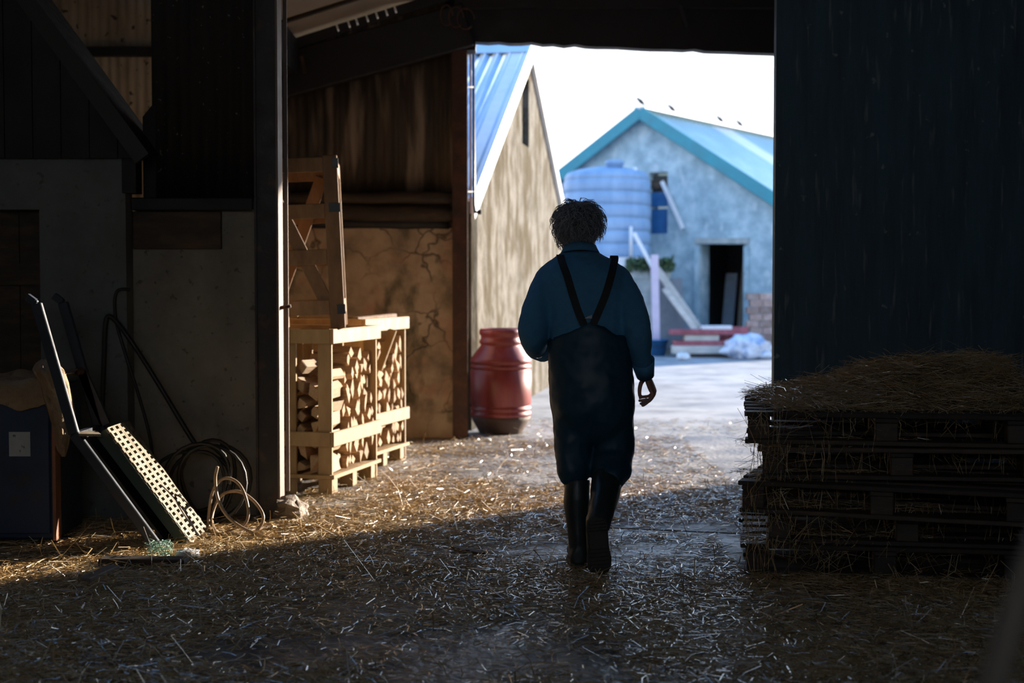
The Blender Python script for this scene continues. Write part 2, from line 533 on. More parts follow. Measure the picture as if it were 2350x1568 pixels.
M['black_rubber'] = mat('black_rubber', [(0.010, 0.010, 0.010), (0.018, 0.018, 0.018)], nscale=14, rough=(0.4, 0.65), bump=0.05)
M['twine'] = mat('green_twine', [(0.30, 0.48, 0.40), (0.45, 0.62, 0.52)], nscale=20, rough=(0.5, 0.7), bump=0.0)
M['fluff'] = mat('white_fleece', [(0.55, 0.56, 0.58), (0.7, 0.7, 0.72)], nscale=30, rough=(0.8, 0.95), bump=0.6, bscale=90)
M['stone'] = mat('broken_concrete', [(0.14, 0.11, 0.085), (0.24, 0.19, 0.15), (0.33, 0.27, 0.22)], nscale=9, bump=0.8, bscale=30, bdist=0.02)
M['straw'] = mat('straw_stalks', [(0.24, 0.15, 0.055), (0.54, 0.37, 0.17), (0.74, 0.56, 0.31), (0.46, 0.30, 0.125), (0.85, 0.74, 0.53)], rough=(0.18, 0.32), bump=0.0, spec=1.0, island=True, coat=0.4)
M['straw_dark'] = mat('trodden_straw', [(0.05, 0.042, 0.030), (0.16, 0.125, 0.08), (0.30, 0.23, 0.14)], nscale=18, rough=(0.6, 0.9), bump=0.8, bscale=70)
M['skin'] = mat('skin', [(0.36, 0.18, 0.13), (0.44, 0.235, 0.175)], nscale=14, rough=(0.45, 0.6), bump=0.1, bscale=120)
M['shirt'] = mat('grey_blue_shirt_cloth', [(0.055, 0.215, 0.40), (0.075, 0.26, 0.47)], nscale=30, rough=(0.75, 0.9), bump=0.15, bscale=240)
M['overalls'] = mat('dark_green_waterproof', [(0.005, 0.045, 0.082), (0.008, 0.062, 0.108)], nscale=9, rough=(0.42, 0.6), bump=0.12, bscale=14, bdist=0.02)
M['strap'] = mat('black_webbing', [(0.008, 0.010, 0.013), (0.013, 0.015, 0.019)], nscale=30, rough=(0.6, 0.8), bump=0.1)
M['boot'] = mat('black_boot_rubber', [(0.016, 0.026, 0.028), (0.028, 0.042, 0.044)], nscale=12, rough=(0.32, 0.5), bump=0.1)
M['sole'] = mat('muddy_sole', [(0.045, 0.046, 0.042), (0.085, 0.08, 0.07)], nscale=16, rough=(0.6, 0.85), bump=0.5, bscale=50)
M['hair'] = mat('grey_hair', [(0.07, 0.08, 0.095), (0.24, 0.26, 0.29), (0.58, 0.60, 0.63)], rough=(0.28, 0.4), bump=0.0, island=True)
M['hair_base'] = mat('hair_underlayer', [(0.03, 0.034, 0.04), (0.06, 0.066, 0.075)], nscale=30, rough=(0.6, 0.8), bump=0.8, bscale=60)
M['metal_pale'] = mat('pale_buckle_plate', [(0.45, 0.46, 0.47), (0.55, 0.56, 0.57)], nscale=20, rough=(0.35, 0.5), bump=0.05)
M['bird'] = mat('dark_feathers', [(0.010, 0.014, 0.018), (0.02, 0.028, 0.034)], nscale=30, rough=(0.5, 0.7), bump=0.1)
M['void'] = mat('dark_interior', [(0.05, 0.055, 0.06), (0.08, 0.085, 0.09)], nscale=3, bump=0.1)
M['barn_in'] = mat('dim_barn_lining', [(0.05, 0.045, 0.04), (0.09, 0.08, 0.07)], nscale=2, bump=0.2)
M['silo'] = mat('pale_silo_sheet', [(0.60, 0.68, 0.76), (0.68, 0.75, 0.82)], nscale=1, rough=(0.5, 0.7), bump=0.05)
M['pole_wood'] = mat('handle_wood', [(0.16, 0.12, 0.09), (0.25, 0.20, 0.15)], mscale=(1, 1, 0.2), nscale=12, bump=0.2)

def add_cracks(m, scale, width, colr):
    t = m.node_tree; N, L = t.nodes, t.links
    b = N['Principled BSDF']
    src = b.inputs['Base Color'].links[0].from_socket
    co = N.new('ShaderNodeTexCoord'); nz = N.new('ShaderNodeTexNoise'); nz.inputs['Scale'].default_value = 6
    L.new(co.outputs['Object'], nz.inputs['Vector'])
    va = N.new('ShaderNodeMix'); va.data_type = 'RGBA'; va.inputs['Factor'].default_value = 0.16
    L.new(co.outputs['Object'], va.inputs['A']); L.new(nz.outputs['Color'], va.inputs['B'])
    vo = N.new('ShaderNodeTexVoronoi'); vo.feature = 'DISTANCE_TO_EDGE'; vo.inputs['Scale'].default_value = scale
    L.new(va.outputs['Result'], vo.inputs['Vector'])
    mr = N.new('ShaderNodeMapRange'); mr.inputs['From Min'].default_value = 0.0; mr.inputs['From Max'].default_value = width
    mr.inputs['To Min'].default_value = 0.85; mr.inputs['To Max'].default_value = 0.0
    L.new(vo.outputs['Distance'], mr.inputs[0])
    n2 = N.new('ShaderNodeTexNoise'); n2.inputs['Scale'].default_value = 1.3
    L.new(co.outputs['Object'], n2.inputs['Vector'])
    m2 = N.new('ShaderNodeMapRange'); m2.inputs['From Min'].default_value = 0.46; m2.inputs['From Max'].default_value = 0.56
    L.new(n2.outputs[0], m2.inputs[0])
    mu = N.new('ShaderNodeMath'); mu.operation = 'MULTIPLY'
    L.new(mr.outputs[0], mu.inputs[0]); L.new(m2.outputs[0], mu.inputs[1])
    mx = N.new('ShaderNodeMix'); mx.data_type = 'RGBA'
    L.new(mu.outputs[0], mx.inputs['Factor']); L.new(src, mx.inputs['A']); mx.inputs['B'].default_value = (*colr, 1)
    L.new(mx.outputs['Result'], b.inputs['Base Color'])
add_cracks(M['render_brown'], 3.2, 0.03, (0.03, 0.02, 0.012))

mw_ = bpy.data.materials.new('puddle_water')
mw_.use_nodes = True
bb = mw_.node_tree.nodes['Principled BSDF']
bb.inputs['Base Color'].default_value = (0.03, 0.028, 0.025, 1)
nn = mw_.node_tree.nodes.new('ShaderNodeTexNoise'); nn.inputs['Scale'].default_value = 20
bn = mw_.node_tree.nodes.new('ShaderNodeBump'); bn.inputs['Strength'].default_value = 0.05
mw_.node_tree.links.new(nn.outputs[0], bn.inputs['Height'])
mw_.node_tree.links.new(bn.outputs[0], bb.inputs['Normal'])
bb.inputs['Roughness'].default_value = 0.06
M['water'] = mw_

# ================================================================== SETTING
# barn floor: two cast slabs with a joint between them; the yard beyond
def slab(name, poly, z0, z1, m, parent=None, **k):
    mb = MB()
    n = len(poly)
    vs = [(x, y, z1) for x, y in poly] + [(x, y, z0) for x, y in poly]
    fs = [tuple(range(n)), tuple(range(2 * n - 1, n - 1, -1))] + [(i + n, (i + 1) % n + n, (i + 1) % n, i) for i in range(n)]
    mb.add(vs, fs)
    return mb.build(name, m, parent, **k)


fl = thing('floor', 'trodden concrete barn floor of two slabs under scattered straw', None, (0, 0, 0), kind='structure')
jA, jB = (-6.0, 9.3), (6.0, 6.1)
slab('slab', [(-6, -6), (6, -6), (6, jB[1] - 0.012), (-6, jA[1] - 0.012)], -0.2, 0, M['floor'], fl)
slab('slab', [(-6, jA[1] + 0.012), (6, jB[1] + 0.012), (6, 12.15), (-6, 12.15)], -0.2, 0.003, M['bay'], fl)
slab('joint_bed', [(-6, -6), (6, -6), (6, 12.15), (-6, 12.15)], -0.3, -0.2, M['floor'], fl)
slab('yard_ground', [(-60, 12.15), (60, 12.15), (60, 120), (-60, 120)], -0.2, -0.002, M['yard'], None, kind='structure', label='pale concrete farmyard outside the barn opening')

# --- rear and side walls of the barn around the camera
mb = wall_poly([(-6, 0), (6, 0), (6, 5.2), (-6, 5.2)], [[(-3.0, 2.2), (2.6, 2.2), (2.6, 4.0), (-3.0, 4.0)]], (0, -6, 0), (1, 0, 0), (0, 0, 1), 0.2)  # unseen opening added here, sized to let in fill light from behind
mb.build('wall_back', M['barn_in'], kind='structure', label='rear barn wall behind the viewer with an added high opening for fill light')
MB().bx(-6.2, -6, -6, 12, 0, 5.2).build('wall_left', M['barn_in'], kind='structure', label='side wall of the dark barn beyond the shed')
MB().bx(6, 6.2, -6, 12, 0, 5.2).build('wall_right', M['barn_in'], kind='structure', label='side wall of the dark barn beyond the stacked pallets')
MB().bx(-6.2, 6.2, -6.2, 8.0, 5.2, 5.3).build('ceiling', M['barn_in'], kind='structure', label='dark underside of the main barn roof')

# --- left post at the inner frame
X0, X1 = P(586, 650, 7.9).x, P(641, 650, 7.9).x
cl = thing('trim_1', 'tall dark steel post with a bright right edge before the firewood crates', None, (-1.36, 7.9, 0), kind='structure')
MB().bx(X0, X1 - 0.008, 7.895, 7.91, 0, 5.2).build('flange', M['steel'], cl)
MB().bx(X1 - 0.012, X1, 7.88, 8.03, 0, 5.2).build('side_face', M['pale_edge'], cl)
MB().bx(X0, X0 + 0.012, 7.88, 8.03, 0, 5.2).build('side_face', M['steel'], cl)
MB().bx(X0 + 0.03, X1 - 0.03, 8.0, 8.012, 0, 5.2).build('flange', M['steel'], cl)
MB().bx(X1 - 0.004, X1 + 0.018, 8.10, 8.112, 0.12, 5.2).build('edge_strip', M['pale_edge'], cl)
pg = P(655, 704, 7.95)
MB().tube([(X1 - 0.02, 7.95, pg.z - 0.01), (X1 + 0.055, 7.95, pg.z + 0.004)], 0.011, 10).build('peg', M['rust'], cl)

# broken concrete footing by the post
mb = MB()
fc = G(678, 1196)
rings = []
for i in range(7):
    a = i / 6
    ring = []
    for k in range(14):
        th = 2 * PI * k / 14
        q = Vector((math.cos(th), math.sin(th), 0))
        rr = (0.105 - 0.03 * a) * (1 + 0.35 * noise.noise(Vector((q.x * 1.7, q.y * 1.7, a * 3))))
        if a > 0.99: rr *= 0.5
        ring.append((-1.235 + rr * q.x * 1.0, 7.93 + rr * q.y * 1.3, 0.115 * a - 0.01 + 0.03 * a * noise.noise(Vector((q.x * 3, q.y * 3, 5))) - 0.25 * a * rr * q.x))
    rings.append(ring)
mb.rings(rings, False)
mb.build('concrete_footing', M['stone'], label='broken lump of concrete at the foot of the dark post', cat='rubble')

# --- plinth wall and dark cladding left of the post
xa, xb = P(292, 650, 8.05).x, P(586, 650, 8.0).x
ztop = P(400, 485, 8.0).z
pw = thing('wall_partition', 'stained concrete plinth wall under dark sheeting left of the post', None, (xa, 8.05, 0), kind='structure')
MB().bx(xa - 0.25, xb, 8.0, 8.22, 0, ztop).build('plinth', M['render_lit'], pw)
MB().bx(P(302, 0, 8).x, P(582, 0, 8).x, 7.93, 8.1, ztop + 0.003, P(400, 455, 8.0).z).build('rail', M['beam_dark'], pw, bevel=0.006)
MB().bx(P(302, 0, 8).x, P(505, 0, 8).x, 7.972, 8.0, P(400, 572, 8).z, ztop - 0.004).build('board', M['old_timber'], pw, bevel=0.003)
zb = P(400, 455, 8.0).z
xs0, xs1, xs2 = P(340, 0, 8).x, P(319, 0, 8).x, P(600, 0, 8).x
zn0, zn1 = P(0, 240, 8).z, P(0, 266, 8).z


nsh = 3
wsh = (xs2 - xs0) / nsh
for i in range(nsh):
    corr((xs0 + i * wsh, 8.06, zb), (1, 0, 0), (0, 0, 1), wsh + 0.02, 4.9 - zb, pitch=0.0762, amp=0.008).build('sheet', M['dark_clad'], pw)
wall_poly([(xs1, zb), (xs0 + 0.02, zb), (xs0 + 0.02, zn0), (xs0, zn0), (xs1, zn1)], [], (0, 8.05, 0), (1, 0, 0), (0, 0, 1), 0.02).build('sheet', M['dark_clad'], pw)

# --- small lean-to shed on the far left: grey gable, dark boarded peak, doorway
xg0, xg1 = -4.3, P(290, 650, 7.85).x
dx = P(92, 650, 7.85).x
dz = P(92, 481, 7.85).z
ztg = P(100, 352, 7.85).z
sh = thing('wall_shed', 'dim grey gable of the shed inside the barn with a dark doorway', None, (-3, 7.85, 0), kind='structure')
wall_poly([(xg0, 0), (dx - 0.85, 0), (dx - 0.85, dz), (dx, dz), (dx, 0), (xg1, 0), (xg1, ztg), (xg0, ztg)], [], (0, 7.85, 0), (1, 0, 0), (0, 0, 1), 0.14).build('gable_render', M['render_shaded'], sh)
vA, vB = P(331, 347, 7.75), P(78, 0, 7.75)
vd = (vB - vA).normalized()
vB = vA + vd * 2.9
wn = 11
for i in range(wn):
    x0 = vB.x + (vA.x - vB.x) * i / wn
    x1 = vB.x + (vA.x - vB.x) * (i + 1) / wn - 0.006
    za = lambda x: vA.z + (x - vA.x) * vd.z / vd.x
    wall_poly([(x0, ztg - 0.03), (x1, ztg - 0.03), (x1, max(ztg, za(x1) - 0.03)), (x0, max(ztg, za(x0) - 0.03))], [], (0, 7.80, 0), (1, 0, 0), (0, 0, 1), 0.03).build('plank', M['beam_dark'], sh)
pn = Vector((-vd.z, 0, vd.x)).normalized()
MB().bar(vA - vd * 0.03 + pn * 0.03, vB + pn * 0.03, 0.05, 0.09, pn).build('barge_board', M['black_rubber'], sh)
MB().bar(vA + Vector((0, 0.25, 0)) , vB + Vector((0, 0.25, 0)), 0.45, 0.02, pn).build('roof_sheet', M['black_rubber'], sh)
MB().bx(P(284, 0, 7.9).x, P(316, 0, 7.9).x, 7.82, 7.95, P(0, 445, 7.9).z, P(0, 345, 7.9).z).build('bracket_board', M['beam_dark'], sh)
dr = thing('door_1', 'dark plank door standing in the shed doorway at far left', None, (dx - 0.4, 7.98, 0), kind='structure')
for i in range(6):
    MB().bx(dx - 0.85 + i * 0.14, dx - 0.85 + i * 0.14 + 0.134, 7.97, 8.0, 0.02, dz).build('plank', M['old_timber'], dr)
MB().bx(dx - 0.85, dx, 7.945, 7.97, 0.3, 0.42).build('ledge', M['old_timber'], dr)
MB().bx(dx - 0.85, dx, 7.945, 7.97, 1.3, 1.42).build('ledge', M['old_timber'], dr)

# --- right-hand door panel
xp = P(1777.5, 650, 8.0).x
MB().bx(xp, 6.0, 8.0, 8.07, 0, 5.2).build('door_2', M['panel'], kind='structure', label='huge dark sliding door panel with pale drips behind the pallets')

# --- outer bay: gable wall at depth 12
ZR = lambda x: 3.33 + (x + 1.78) * 0.315           # underside of the rising roof
gw = thing('wall_front', 'dark rusty corrugated wall above stained brown render behind the firewood', None, (-1.2, 12, 0), kind='structure')
xcol = P(1040, 650, 12).x
zc = P(900, 445, 12).z
XL = -5.9
sheets_x = [-1.95 + i * (xcol + 0.03 + 1.95) / 3 for i in range(3)]
wsx = (xcol + 0.03 + 1.95) / 3
for x0 in sheets_x:
    corr((x0, 12.02, zc), (1, 0, 0), (0, 0, 1), wsx + 0.02, 2, amp=0.009, top=lambda a, x0=x0: ZR(x0 + a) - zc - 0.014).build('sheet', M['clad'], gw)
for i in range(5):
    corr((XL + i * 0.79, 12.02, zc - 0.3), (1, 0, 0), (0, 0, 1), 0.81, 3.4).build('sheet', M['clad_pale'], gw)
MB().bx(XL, -1.95, 11.9, 12.0, P(0, 131, 12).z, P(0, 111, 12).z).build('rail', M['beam_dark'], gw)
MB().bx(XL, xcol + 0.02, 11.98, 12.2, 0, P(900, 524, 12).z).build('plinth', M['render_brown'], gw)
MB().bx(-2.0, xcol + 0.02, 12.03, 12.06, P(900, 524, 12).z - 0.02, zc + 0.1).build('leak_stop_board', M['old_timber'], gw)  # board added to close a gap that leaked daylight onto the ledge
# rough ledge timbers
def rough_beam(p0, p1, r, name, m, parent, seed):
    pts = [Vector(p0).lerp(Vector(p1), i / 14) for i in range(15)]
    rings = []
    for i, p in enumerate(pts):
        ring = []
        for k in range(10):
            th = 2 * PI * k / 10
            q = r * (1 + 0.28 * noise.noise(Vector((i * 0.35, math.cos(th) * 1.3 + seed, math.sin(th) * 1.3))))
            ring.append(p + Vector((0, 0.7 * q * math.cos(th), q * math.sin(th))))
        rings.append(ring)
    return MB().rings(rings, True).build(name, m, parent)
rough_beam(P(640, 455, 11.93), P(1043, 455, 11.93), 0.05, 'ledge_timber', M['old_timber'], gw, 1)
rough_beam(P(640, 486, 11.92), P(1042, 492, 11.92), 0.065, 'ledge_timber', M['old_timber'], gw, 4)
rough_beam(P(640, 512, 11.95), P(1030, 513, 11.95), 0.045, 'ledge_timber', M['beam_dark'], gw, 9)
# rafter
r0, r1 = P(560, 200, 11.85), P(1075, 58, 11.85)
rf = MB().bar(r0, r1, 0.12, 0.36, (0, 0, 1)).build('trim_2', M['beam_dark'], kind='structure', label='dark sloping rafter under the pale bay ceiling', bevel=0.01)
bk = P(700, 150, 11.78)
MB().bar(P(692, 128, 11.77), P(700, 168, 11.77), 0.012, 0.03, (1, 0, 0)).build('cleat', M['old_timber'], rf, local=False)
# column
cx0, cx1 = P(1040, 650, 12).x, P(1074, 650, 12).x
co_ = thing('trim_3', 'rust brown steel column beside the red barrel', None, (cx0, 12, 0), kind='structure')
MB().bx(cx0, cx1, 11.86, 11.875, 0, 3.6).build('flange', M['rust'], co_)
MB().bx((cx0 + cx1) / 2 - 0.006, (cx0 + cx1) / 2 + 0.006, 11.875, 12.0, 0, 3.6).build('web', M['rust'], co_)
MB().bx(cx0, cx1, 12.0, 12.015, 0, 3.6).build('flange', M['rust'], co_)
MB().bx(cx0 - 0.02, cx1 + 0.07, 11.84, 12.05, P(0, 122, 12).z, P(0, 98, 12).z).build('cap_plate', M['beam_dark'], co_)
# lintel
la, lb = P(1045, 62, 11.9), P(1778, 72, 11.9)
ld = (lb - la)
la2, lb2 = la - ld * 0.02, la + ld * 1.75
zt0, zb0 = P(1085, 20, 11.9).z, P(1085, 97, 11.9).z
zb1 = P(1778, 124, 11.9).z
lx0, lx1 = P(1045, 0, 11.9).x, 4.95
zbl = lambda x: zb0 + (x - P(1085, 0, 11.9).x) * (zb1 - zb0) / (P(1778, 0, 11.9).x - P(1085, 0, 11.9).x)
out = [(lx0, zbl(lx0))]
nseg = 60
for i in range(1, nseg):
    x = lx0 + (lx1 - lx0) * i / nseg
    out.append((x, zbl(x) + 0.008 * noise.noise(Vector((x * 4, 0, 0))) + (0.012 if rnd.random() < 0.08 else 0)))
out += [(lx1, zbl(lx1)), (lx1, zt0 + 0.05), (lx0, zt0)]
lt = thing('trim_4', 'deep dark lintel beam over the yard opening', None, (0.9, 11.9, 3.3), kind='structure')
wall_poly(out, [], (0, 11.88, 0), (1, 0, 0), (0, 0, 1), 0.14).build('beam', M['beam_dark'], lt)
MB().bx(lx0, lx1, 11.80, 11.88, zt0 - 0.01, zt0 + 0.06).build('upper_rail', M['beam_dark'], lt)
MB().bar(P(1560, 12, 11.78), P(1575, 62, 11.84), 0.03, 0.02, (0, 1, 0)).build('cleat', M['beam_dark'], lt)
MB().bx(lx0, 6.0, 11.95, 12.1, zt0 + 0.05, 5.3).build('wall_front_upper', M['barn_in'], kind='structure', label='dark boarding over the lintel beam')
MB().bx(4.9, 6.2, 11.9, 12.1, 0, 3.5).build('wall_front_far', M['barn_in'], kind='structure', label='outer wall beyond the opening, hidden by the dark door panel')
# wire loops at the top of the column
mb = MB()
for k in range(3):
    c = P(1025 + k * 22, 35 + k * 4, 11.74)
    mb.tube([c + Vector((0.05 * math.cos(t) * (1 + 0.2 * k), 0.01 * math.sin(2 * t), 0.085 * math.sin(t))) for t in [i * 2 * PI / 16 for i in range(15)]], 0.006, 6)
mb.build('wire_loop', M['rust'], label='loops of old rope and wire tied at the head of the rust brown column', cat='wire')
# bay roof: rises to the right, falls again beyond the ridge
rfb = thing('ceiling_bay', 'pale sloping sheets of the outer bay roof', None, (0, 10, 3.6), kind='structure')
sl = math.atan(0.315)
yj = [7.9, 9.03, 10.05, 11.06, 12.25]
for i in range(4):
    MB().bar((-1.80, (yj[i] + yj[i + 1]) / 2, ZR(-1.80) + 0.012), (1.3, (yj[i] + yj[i + 1]) / 2, ZR(1.3) + 0.012), yj[i + 1] - yj[i] - 0.02, 0.02, (0, 0, 1)).build('roof_sheet', M['ceiling'], rfb)
    MB().bar((1.3, (yj[i] + yj[i + 1]) / 2, ZR(1.3)), (6.2, (yj[i] + yj[i + 1]) / 2, ZR(1.3) + 0.4), yj[i + 1] - yj[i], 0.02, (0, 0, 1)).build('roof_sheet', M['barn_in'], rfb)
    if i:
        MB().bar((-1.80, yj[i], ZR(-1.8) + 0.0), (1.3, yj[i], ZR(1.3) + 0.0), 0.05, 0.05, (0, 0, 1)).build('batten', M['old_timber'], rfb)
    MB().bar((-1.80, yj[i] + 0.5, ZR(-1.8) + 0.045), (1.3, yj[i] + 0.5, ZR(1.3) + 0.045), 1.2, 0.02, (0, 0, 1)).build('over_sheet', M['barn_in'], rfb)
ex = -1.80  # dark filler added over a bright roof strip; its gaps imitate leaking light
while ex < 1.25:
    gap = 0.016 if -1.62 < ex < -0.95 else 0.0
    e1 = min(1.28, ex + (rnd.uniform(0.05, 0.10) if gap else 0.3))
    MB().bar((ex, 11.80, ZR(ex) - 0.05), (e1 - gap, 11.80, ZR(e1 - gap) - 0.05), 0.03, 0.085, (0, 0, 1)).build('eaves_filler', M['beam_dark'], rfb)
    ex = e1
MB().bx(-2.0, -1.76, 8.05, 12.0, 3.02, 3.31).build('trim_5', M['beam_dark'], kind='structure', label='dark valley beam running back under the bay roof edge')
# roof over the far left of the bay, reaching right to the pale sheeting
MB().bar((-2.0, 10.05, 3.32), (-6.2, 10.05, 4.9), 4.3, 0.03, (0, 0, 1)).build('ceiling_left', M['barn_in'], kind='structure', label='roof over the bay behind the shed, closed along its outer edge')

# ================================================================== OUTSIDE
# --- tan gabled building on the left of the yard
u = Vector((0.1532, 0.9882, 0)); v = Vector((0.9882, -0.1532, 0))
A0 = Vector((-0.36, 12.62, 0))
LW, EH, RH = 7.05, 2.06, 3.90
bl = thing('farm_building', 'tan rendered gable with sky-tinted corrugated roof and a slit window, left of the yard', 'building', A0)
sw0, sw1 = 3.08, 3.60
wz0, wz1 = P(1207, 335, 15.95).z, 3.60
wall_poly([(0, 0), (LW, 0), (LW, EH), (LW / 2, RH), (0, EH)], [[(sw0, wz0), (sw1, wz0), (sw1, wz1), (sw0, wz1)]], A0, u, (0, 0, 1), 0.35).build('gable_wall', M['gable_tan'], bl)
win = wall_poly([(sw0, wz0), (sw1, wz0), (sw1, wz1), (sw0, wz1)], [], A0 - v * 0.16, u, (0, 0, 1), 0.02).build('window', M['void'], bl)
for k in range(9):
    z = wz0 + (wz1 - wz0) * (k + 0.5) / 9
    MB().bar(A0 - v * 0.10 + u * sw0 + Vector((0, 0, z)), A0 - v * 0.10 + u * sw1 + Vector((0, 0, z)), 0.05, 0.012, (0, 0, 1)).build('slat', M['void'], win)
wall_poly([(-5, 0), (0, 0), (0, EH), (-5, EH)], [], A0, v, (0, 0, 1), 0.3).build('front_wall', M['gable_tan'], bl)
apex = A0 + u * (LW / 2) + Vector((0, 0, RH + 0.06))
eav = A0 - u * 0.12 + Vector((0, 0, EH - 0.02))
eav2 = A0 + u * (LW + 0.12) + Vector((0, 0, EH - 0.02))
up1 = (apex - eav); up2 = apex - eav2
for i in range(6):
    corr(eav + v * 0.02 - v * 0.92 * (i + 1), v, up1, 0.93, up1.length, pitch=0.14, amp=0.02, per=8).build('roof_sheet', M['blue_roof'], bl)
MB().bar(eav2 - v * 2.45, apex - v * 2.45, 4.9, 0.02, (0, 0, 1)).build('roof_slab', M['blue_roof'], bl)
n1 = v.cross(up1).normalized()
MB().bar(eav - v * 0.05, apex - v * 0.05, 0.2, 0.03, (0, 0, 1)).build('verge_flashing', M['white_paint'], bl)
MB().bar(eav + v * 0.035 + Vector((0, 0, -0.075)), apex + v * 0.035 + Vector((0, 0, -0.075)), 0.025, 0.21, (0, 0, 1)).build('barge_board', M['white_paint'], bl)
MB().bar(eav2 + v * 0.03 + Vector((0, 0, -0.03)), apex + v * 0.03 + Vector((0, 0, -0.03)), 0.05, 0.13, (0, 0, 1)).build('barge_board', M['white_paint'], bl)
for uu, nm_ in ((up1, 'ridge_cap'), (up2, 'ridge_cap')):
    un = uu.normalized()
    nn2 = v.cross(un).normalized()
    if nn2.z < 0: nn2 = -nn2
    MB().bar(apex + v * 0.03 - un * 0.11 + nn2 * 0.026, apex - v * 5.4 - un * 0.11 + nn2 * 0.026, 0.26, 0.012, nn2).build(nm_, M['blue_roof'], bl)

# drainpipe at the opening's left edge
dp = thing('drainpipe', 'black drainpipe with pale strip beside the rust brown column', 'pipe', P(1087, 490, 12.2))
MB().tube([P(1086, 90, 12.25), P(1088, 470, 12.25), P(1090, 487, 12.22), P(1104, 487, 12.2)], 0.013, 10).build('pipe', M['pipe'], dp)
MB().bar(P(1079.5, 106, 12.2), P(1080, 490, 12.2), 0.012, 0.018, (1, 0, 0)).build('pale_strip', M['pole_pink'], dp)
MB().tube([P(1096, 487, 12.2), P(1105, 487, 12.2)], 0.021, 10).build('socket', M['pipe'], dp)
for py_ in (200, 440):
    MB().bar(P(1070, py_, 12.01), P(1087, py_, 12.25), 0.008, 0.012).build('bracket', M['beam_dark'], dp)

# --- far grey building
rr = Vector((0.834, -0.551, 0)); rb = Vector((0.551, 0.834, 0))
AP = Vector((2.62, 28, 0))
RH2, TAN = 4.62, 0.63
HW = 4.3
EH2 = RH2 - HW * TAN
def onwall(px, py, off=0.0):
    """point of the far gable plane seen at a pixel, as (t along the wall, z)"""
    q = (px - 1175) / FPX
    t = (q * 28 - 2.62) / (0.834 + 0.551 * q)
    Yw = 28 - 0.551 * t
    return t, P(px, py, Yw).z
def W(px, py, off=0.0):
    t, z = onwall(px, py)
    return AP + rr * t - rb * off + Vector((0, 0, z))
bf = thing('stone_barn', 'grey rendered barn with teal barge boards and birds along its roof, far across the yard', 'building', AP)
d0, d1 = onwall(1606, 560), onwall(1708, 560)
w0, w1 = onwall(1488, 537), onwall(1531, 394)
wall_poly([(-HW, 0), (d0[0], 0), (d0[0], d0[1]), (d1[0], d1[1]), (d1[0], 0), (HW, 0), (HW, EH2), (0, RH2), (-HW, EH2)],
          [[(w0[0], w0[1]), (w1[0], w0[1]), (w1[0], w1[1]), (w0[0], w1[1])]], AP, rr, (0, 0, 1), 0.4).build('gable_wall', M['far_render'], bf)
# dark room behind the doorway
mb = MB()
for a, b in (((-0.6 + d0[0], 2.5), (1.2 + d1[0], 2.5)), ((-0.6 + d0[0], 0.45), (-0.6 + d0[0], 2.5)), ((1.2 + d1[0], 0.45), (1.2 + d1[0], 2.5))):
    mb.bar(AP + rr * a[0] + rb * a[1] + Vector((0, 0, 1.2)), AP + rr * b[0] + rb * b[1] + Vector((0, 0, 1.2)), 0.05, 2.4, (0, 0, 1))
mb.bar(AP + rr * (d0[0] - 0.6) + rb * 1.5 + Vector((0, 0, 2.42)), AP + rr * (d1[0] + 1.2) + rb * 1.5 + Vector((0, 0, 2.42)), 2.2, 0.05, (0, 0, 1))
mb.build('room_lining', M['void'], bf)
MB().bar(W(1596, 553, 0.02), W(1718, 553, 0.02), 0.06, 0.11, (0, 0, 1)).build('door_lintel', M['block'], bf)
MB().bar(W(1600, 565, 0.01), AP + rr * (onwall(1600, 565)[0]) - rb * 0.01, 0.1, 0.06, rb).build('door_jamb', M['far_render'], bf)
MB().bar(W(1713, 565, 0.01), AP + rr * (onwall(1713, 565)[0]) - rb * 0.01, 0.1, 0.06, rb).build('door_jamb', M['far_render'], bf)
wn_ = MB().bar(W(1509, 402, -0.18), W(1509, 440, -0.18), 0.42, 0.03, rb).build('window', M['void'], bf)
MB().bar(W(1509, 441, -0.12), W(1509, 474, -0.12), 0.40, 0.03, rb).build('shutter', M['shutter'], wn_)
MB().bar(W(1509, 479, -0.12), W(1509, 536, -0.12), 0.40, 0.03, rb).build('shutter', M['shutter'], wn_)
MB().bar(W(1509, 412, -0.10), W(1509, 432, -0.10), 0.40, 0.03, rb).build('head_board', M['old_timber'], wn_)
# roof
OV = 0.25
ap2 = AP - rb * OV + Vector((0, 0, RH2 + 0.06))
re_ = rr * HW * 1.05 - Vector((0, 0, HW * 1.05 * TAN))
le_ = -rr * HW * 1.05 - Vector((0, 0, HW * 1.05 * TAN))
for i in range(9):
    s0 = i * 1.03
    m_ = M['rooflight'] if i == 3 else M['teal_roof']
    corr(ap2 + rb * s0 + re_, rb, -re_, 1.05, re_.length * 0.985, pitch=0.21, amp=0.018, per=6).build('rooflight' if i == 3 else 'roof_sheet', m_, bf)
MB().bar(ap2 + rb * 4.6 + Vector((0, 0, 0)), ap2 + rb * 4.6 + le_, 9.2, 0.03, (0, 0, 1)).build('roof_slab', M['teal_roof'], bf)
MB().bar(ap2 + Vector((0, 0, -0.05)), ap2 + re_ + Vector((0, 0, -0.05)), 0.05, 0.22, (0, 0, 1)).build('barge_board', M['teal'], bf)
MB().bar(ap2 + Vector((0, 0, -0.05)), ap2 + le_ + Vector((0, 0, -0.05)), 0.05, 0.22, (0, 0, 1)).build('barge_board', M['teal'], bf)
MB().bar(ap2 + re_ * 0 + rb * 0.12 + Vector((0, 0, -0.19)), ap2 + re_ + rb * 0.12 + Vector((0, 0, -0.19)), 0.2, 0.03, (0, 0, 1)).build('soffit_strip', M['teal'], bf)
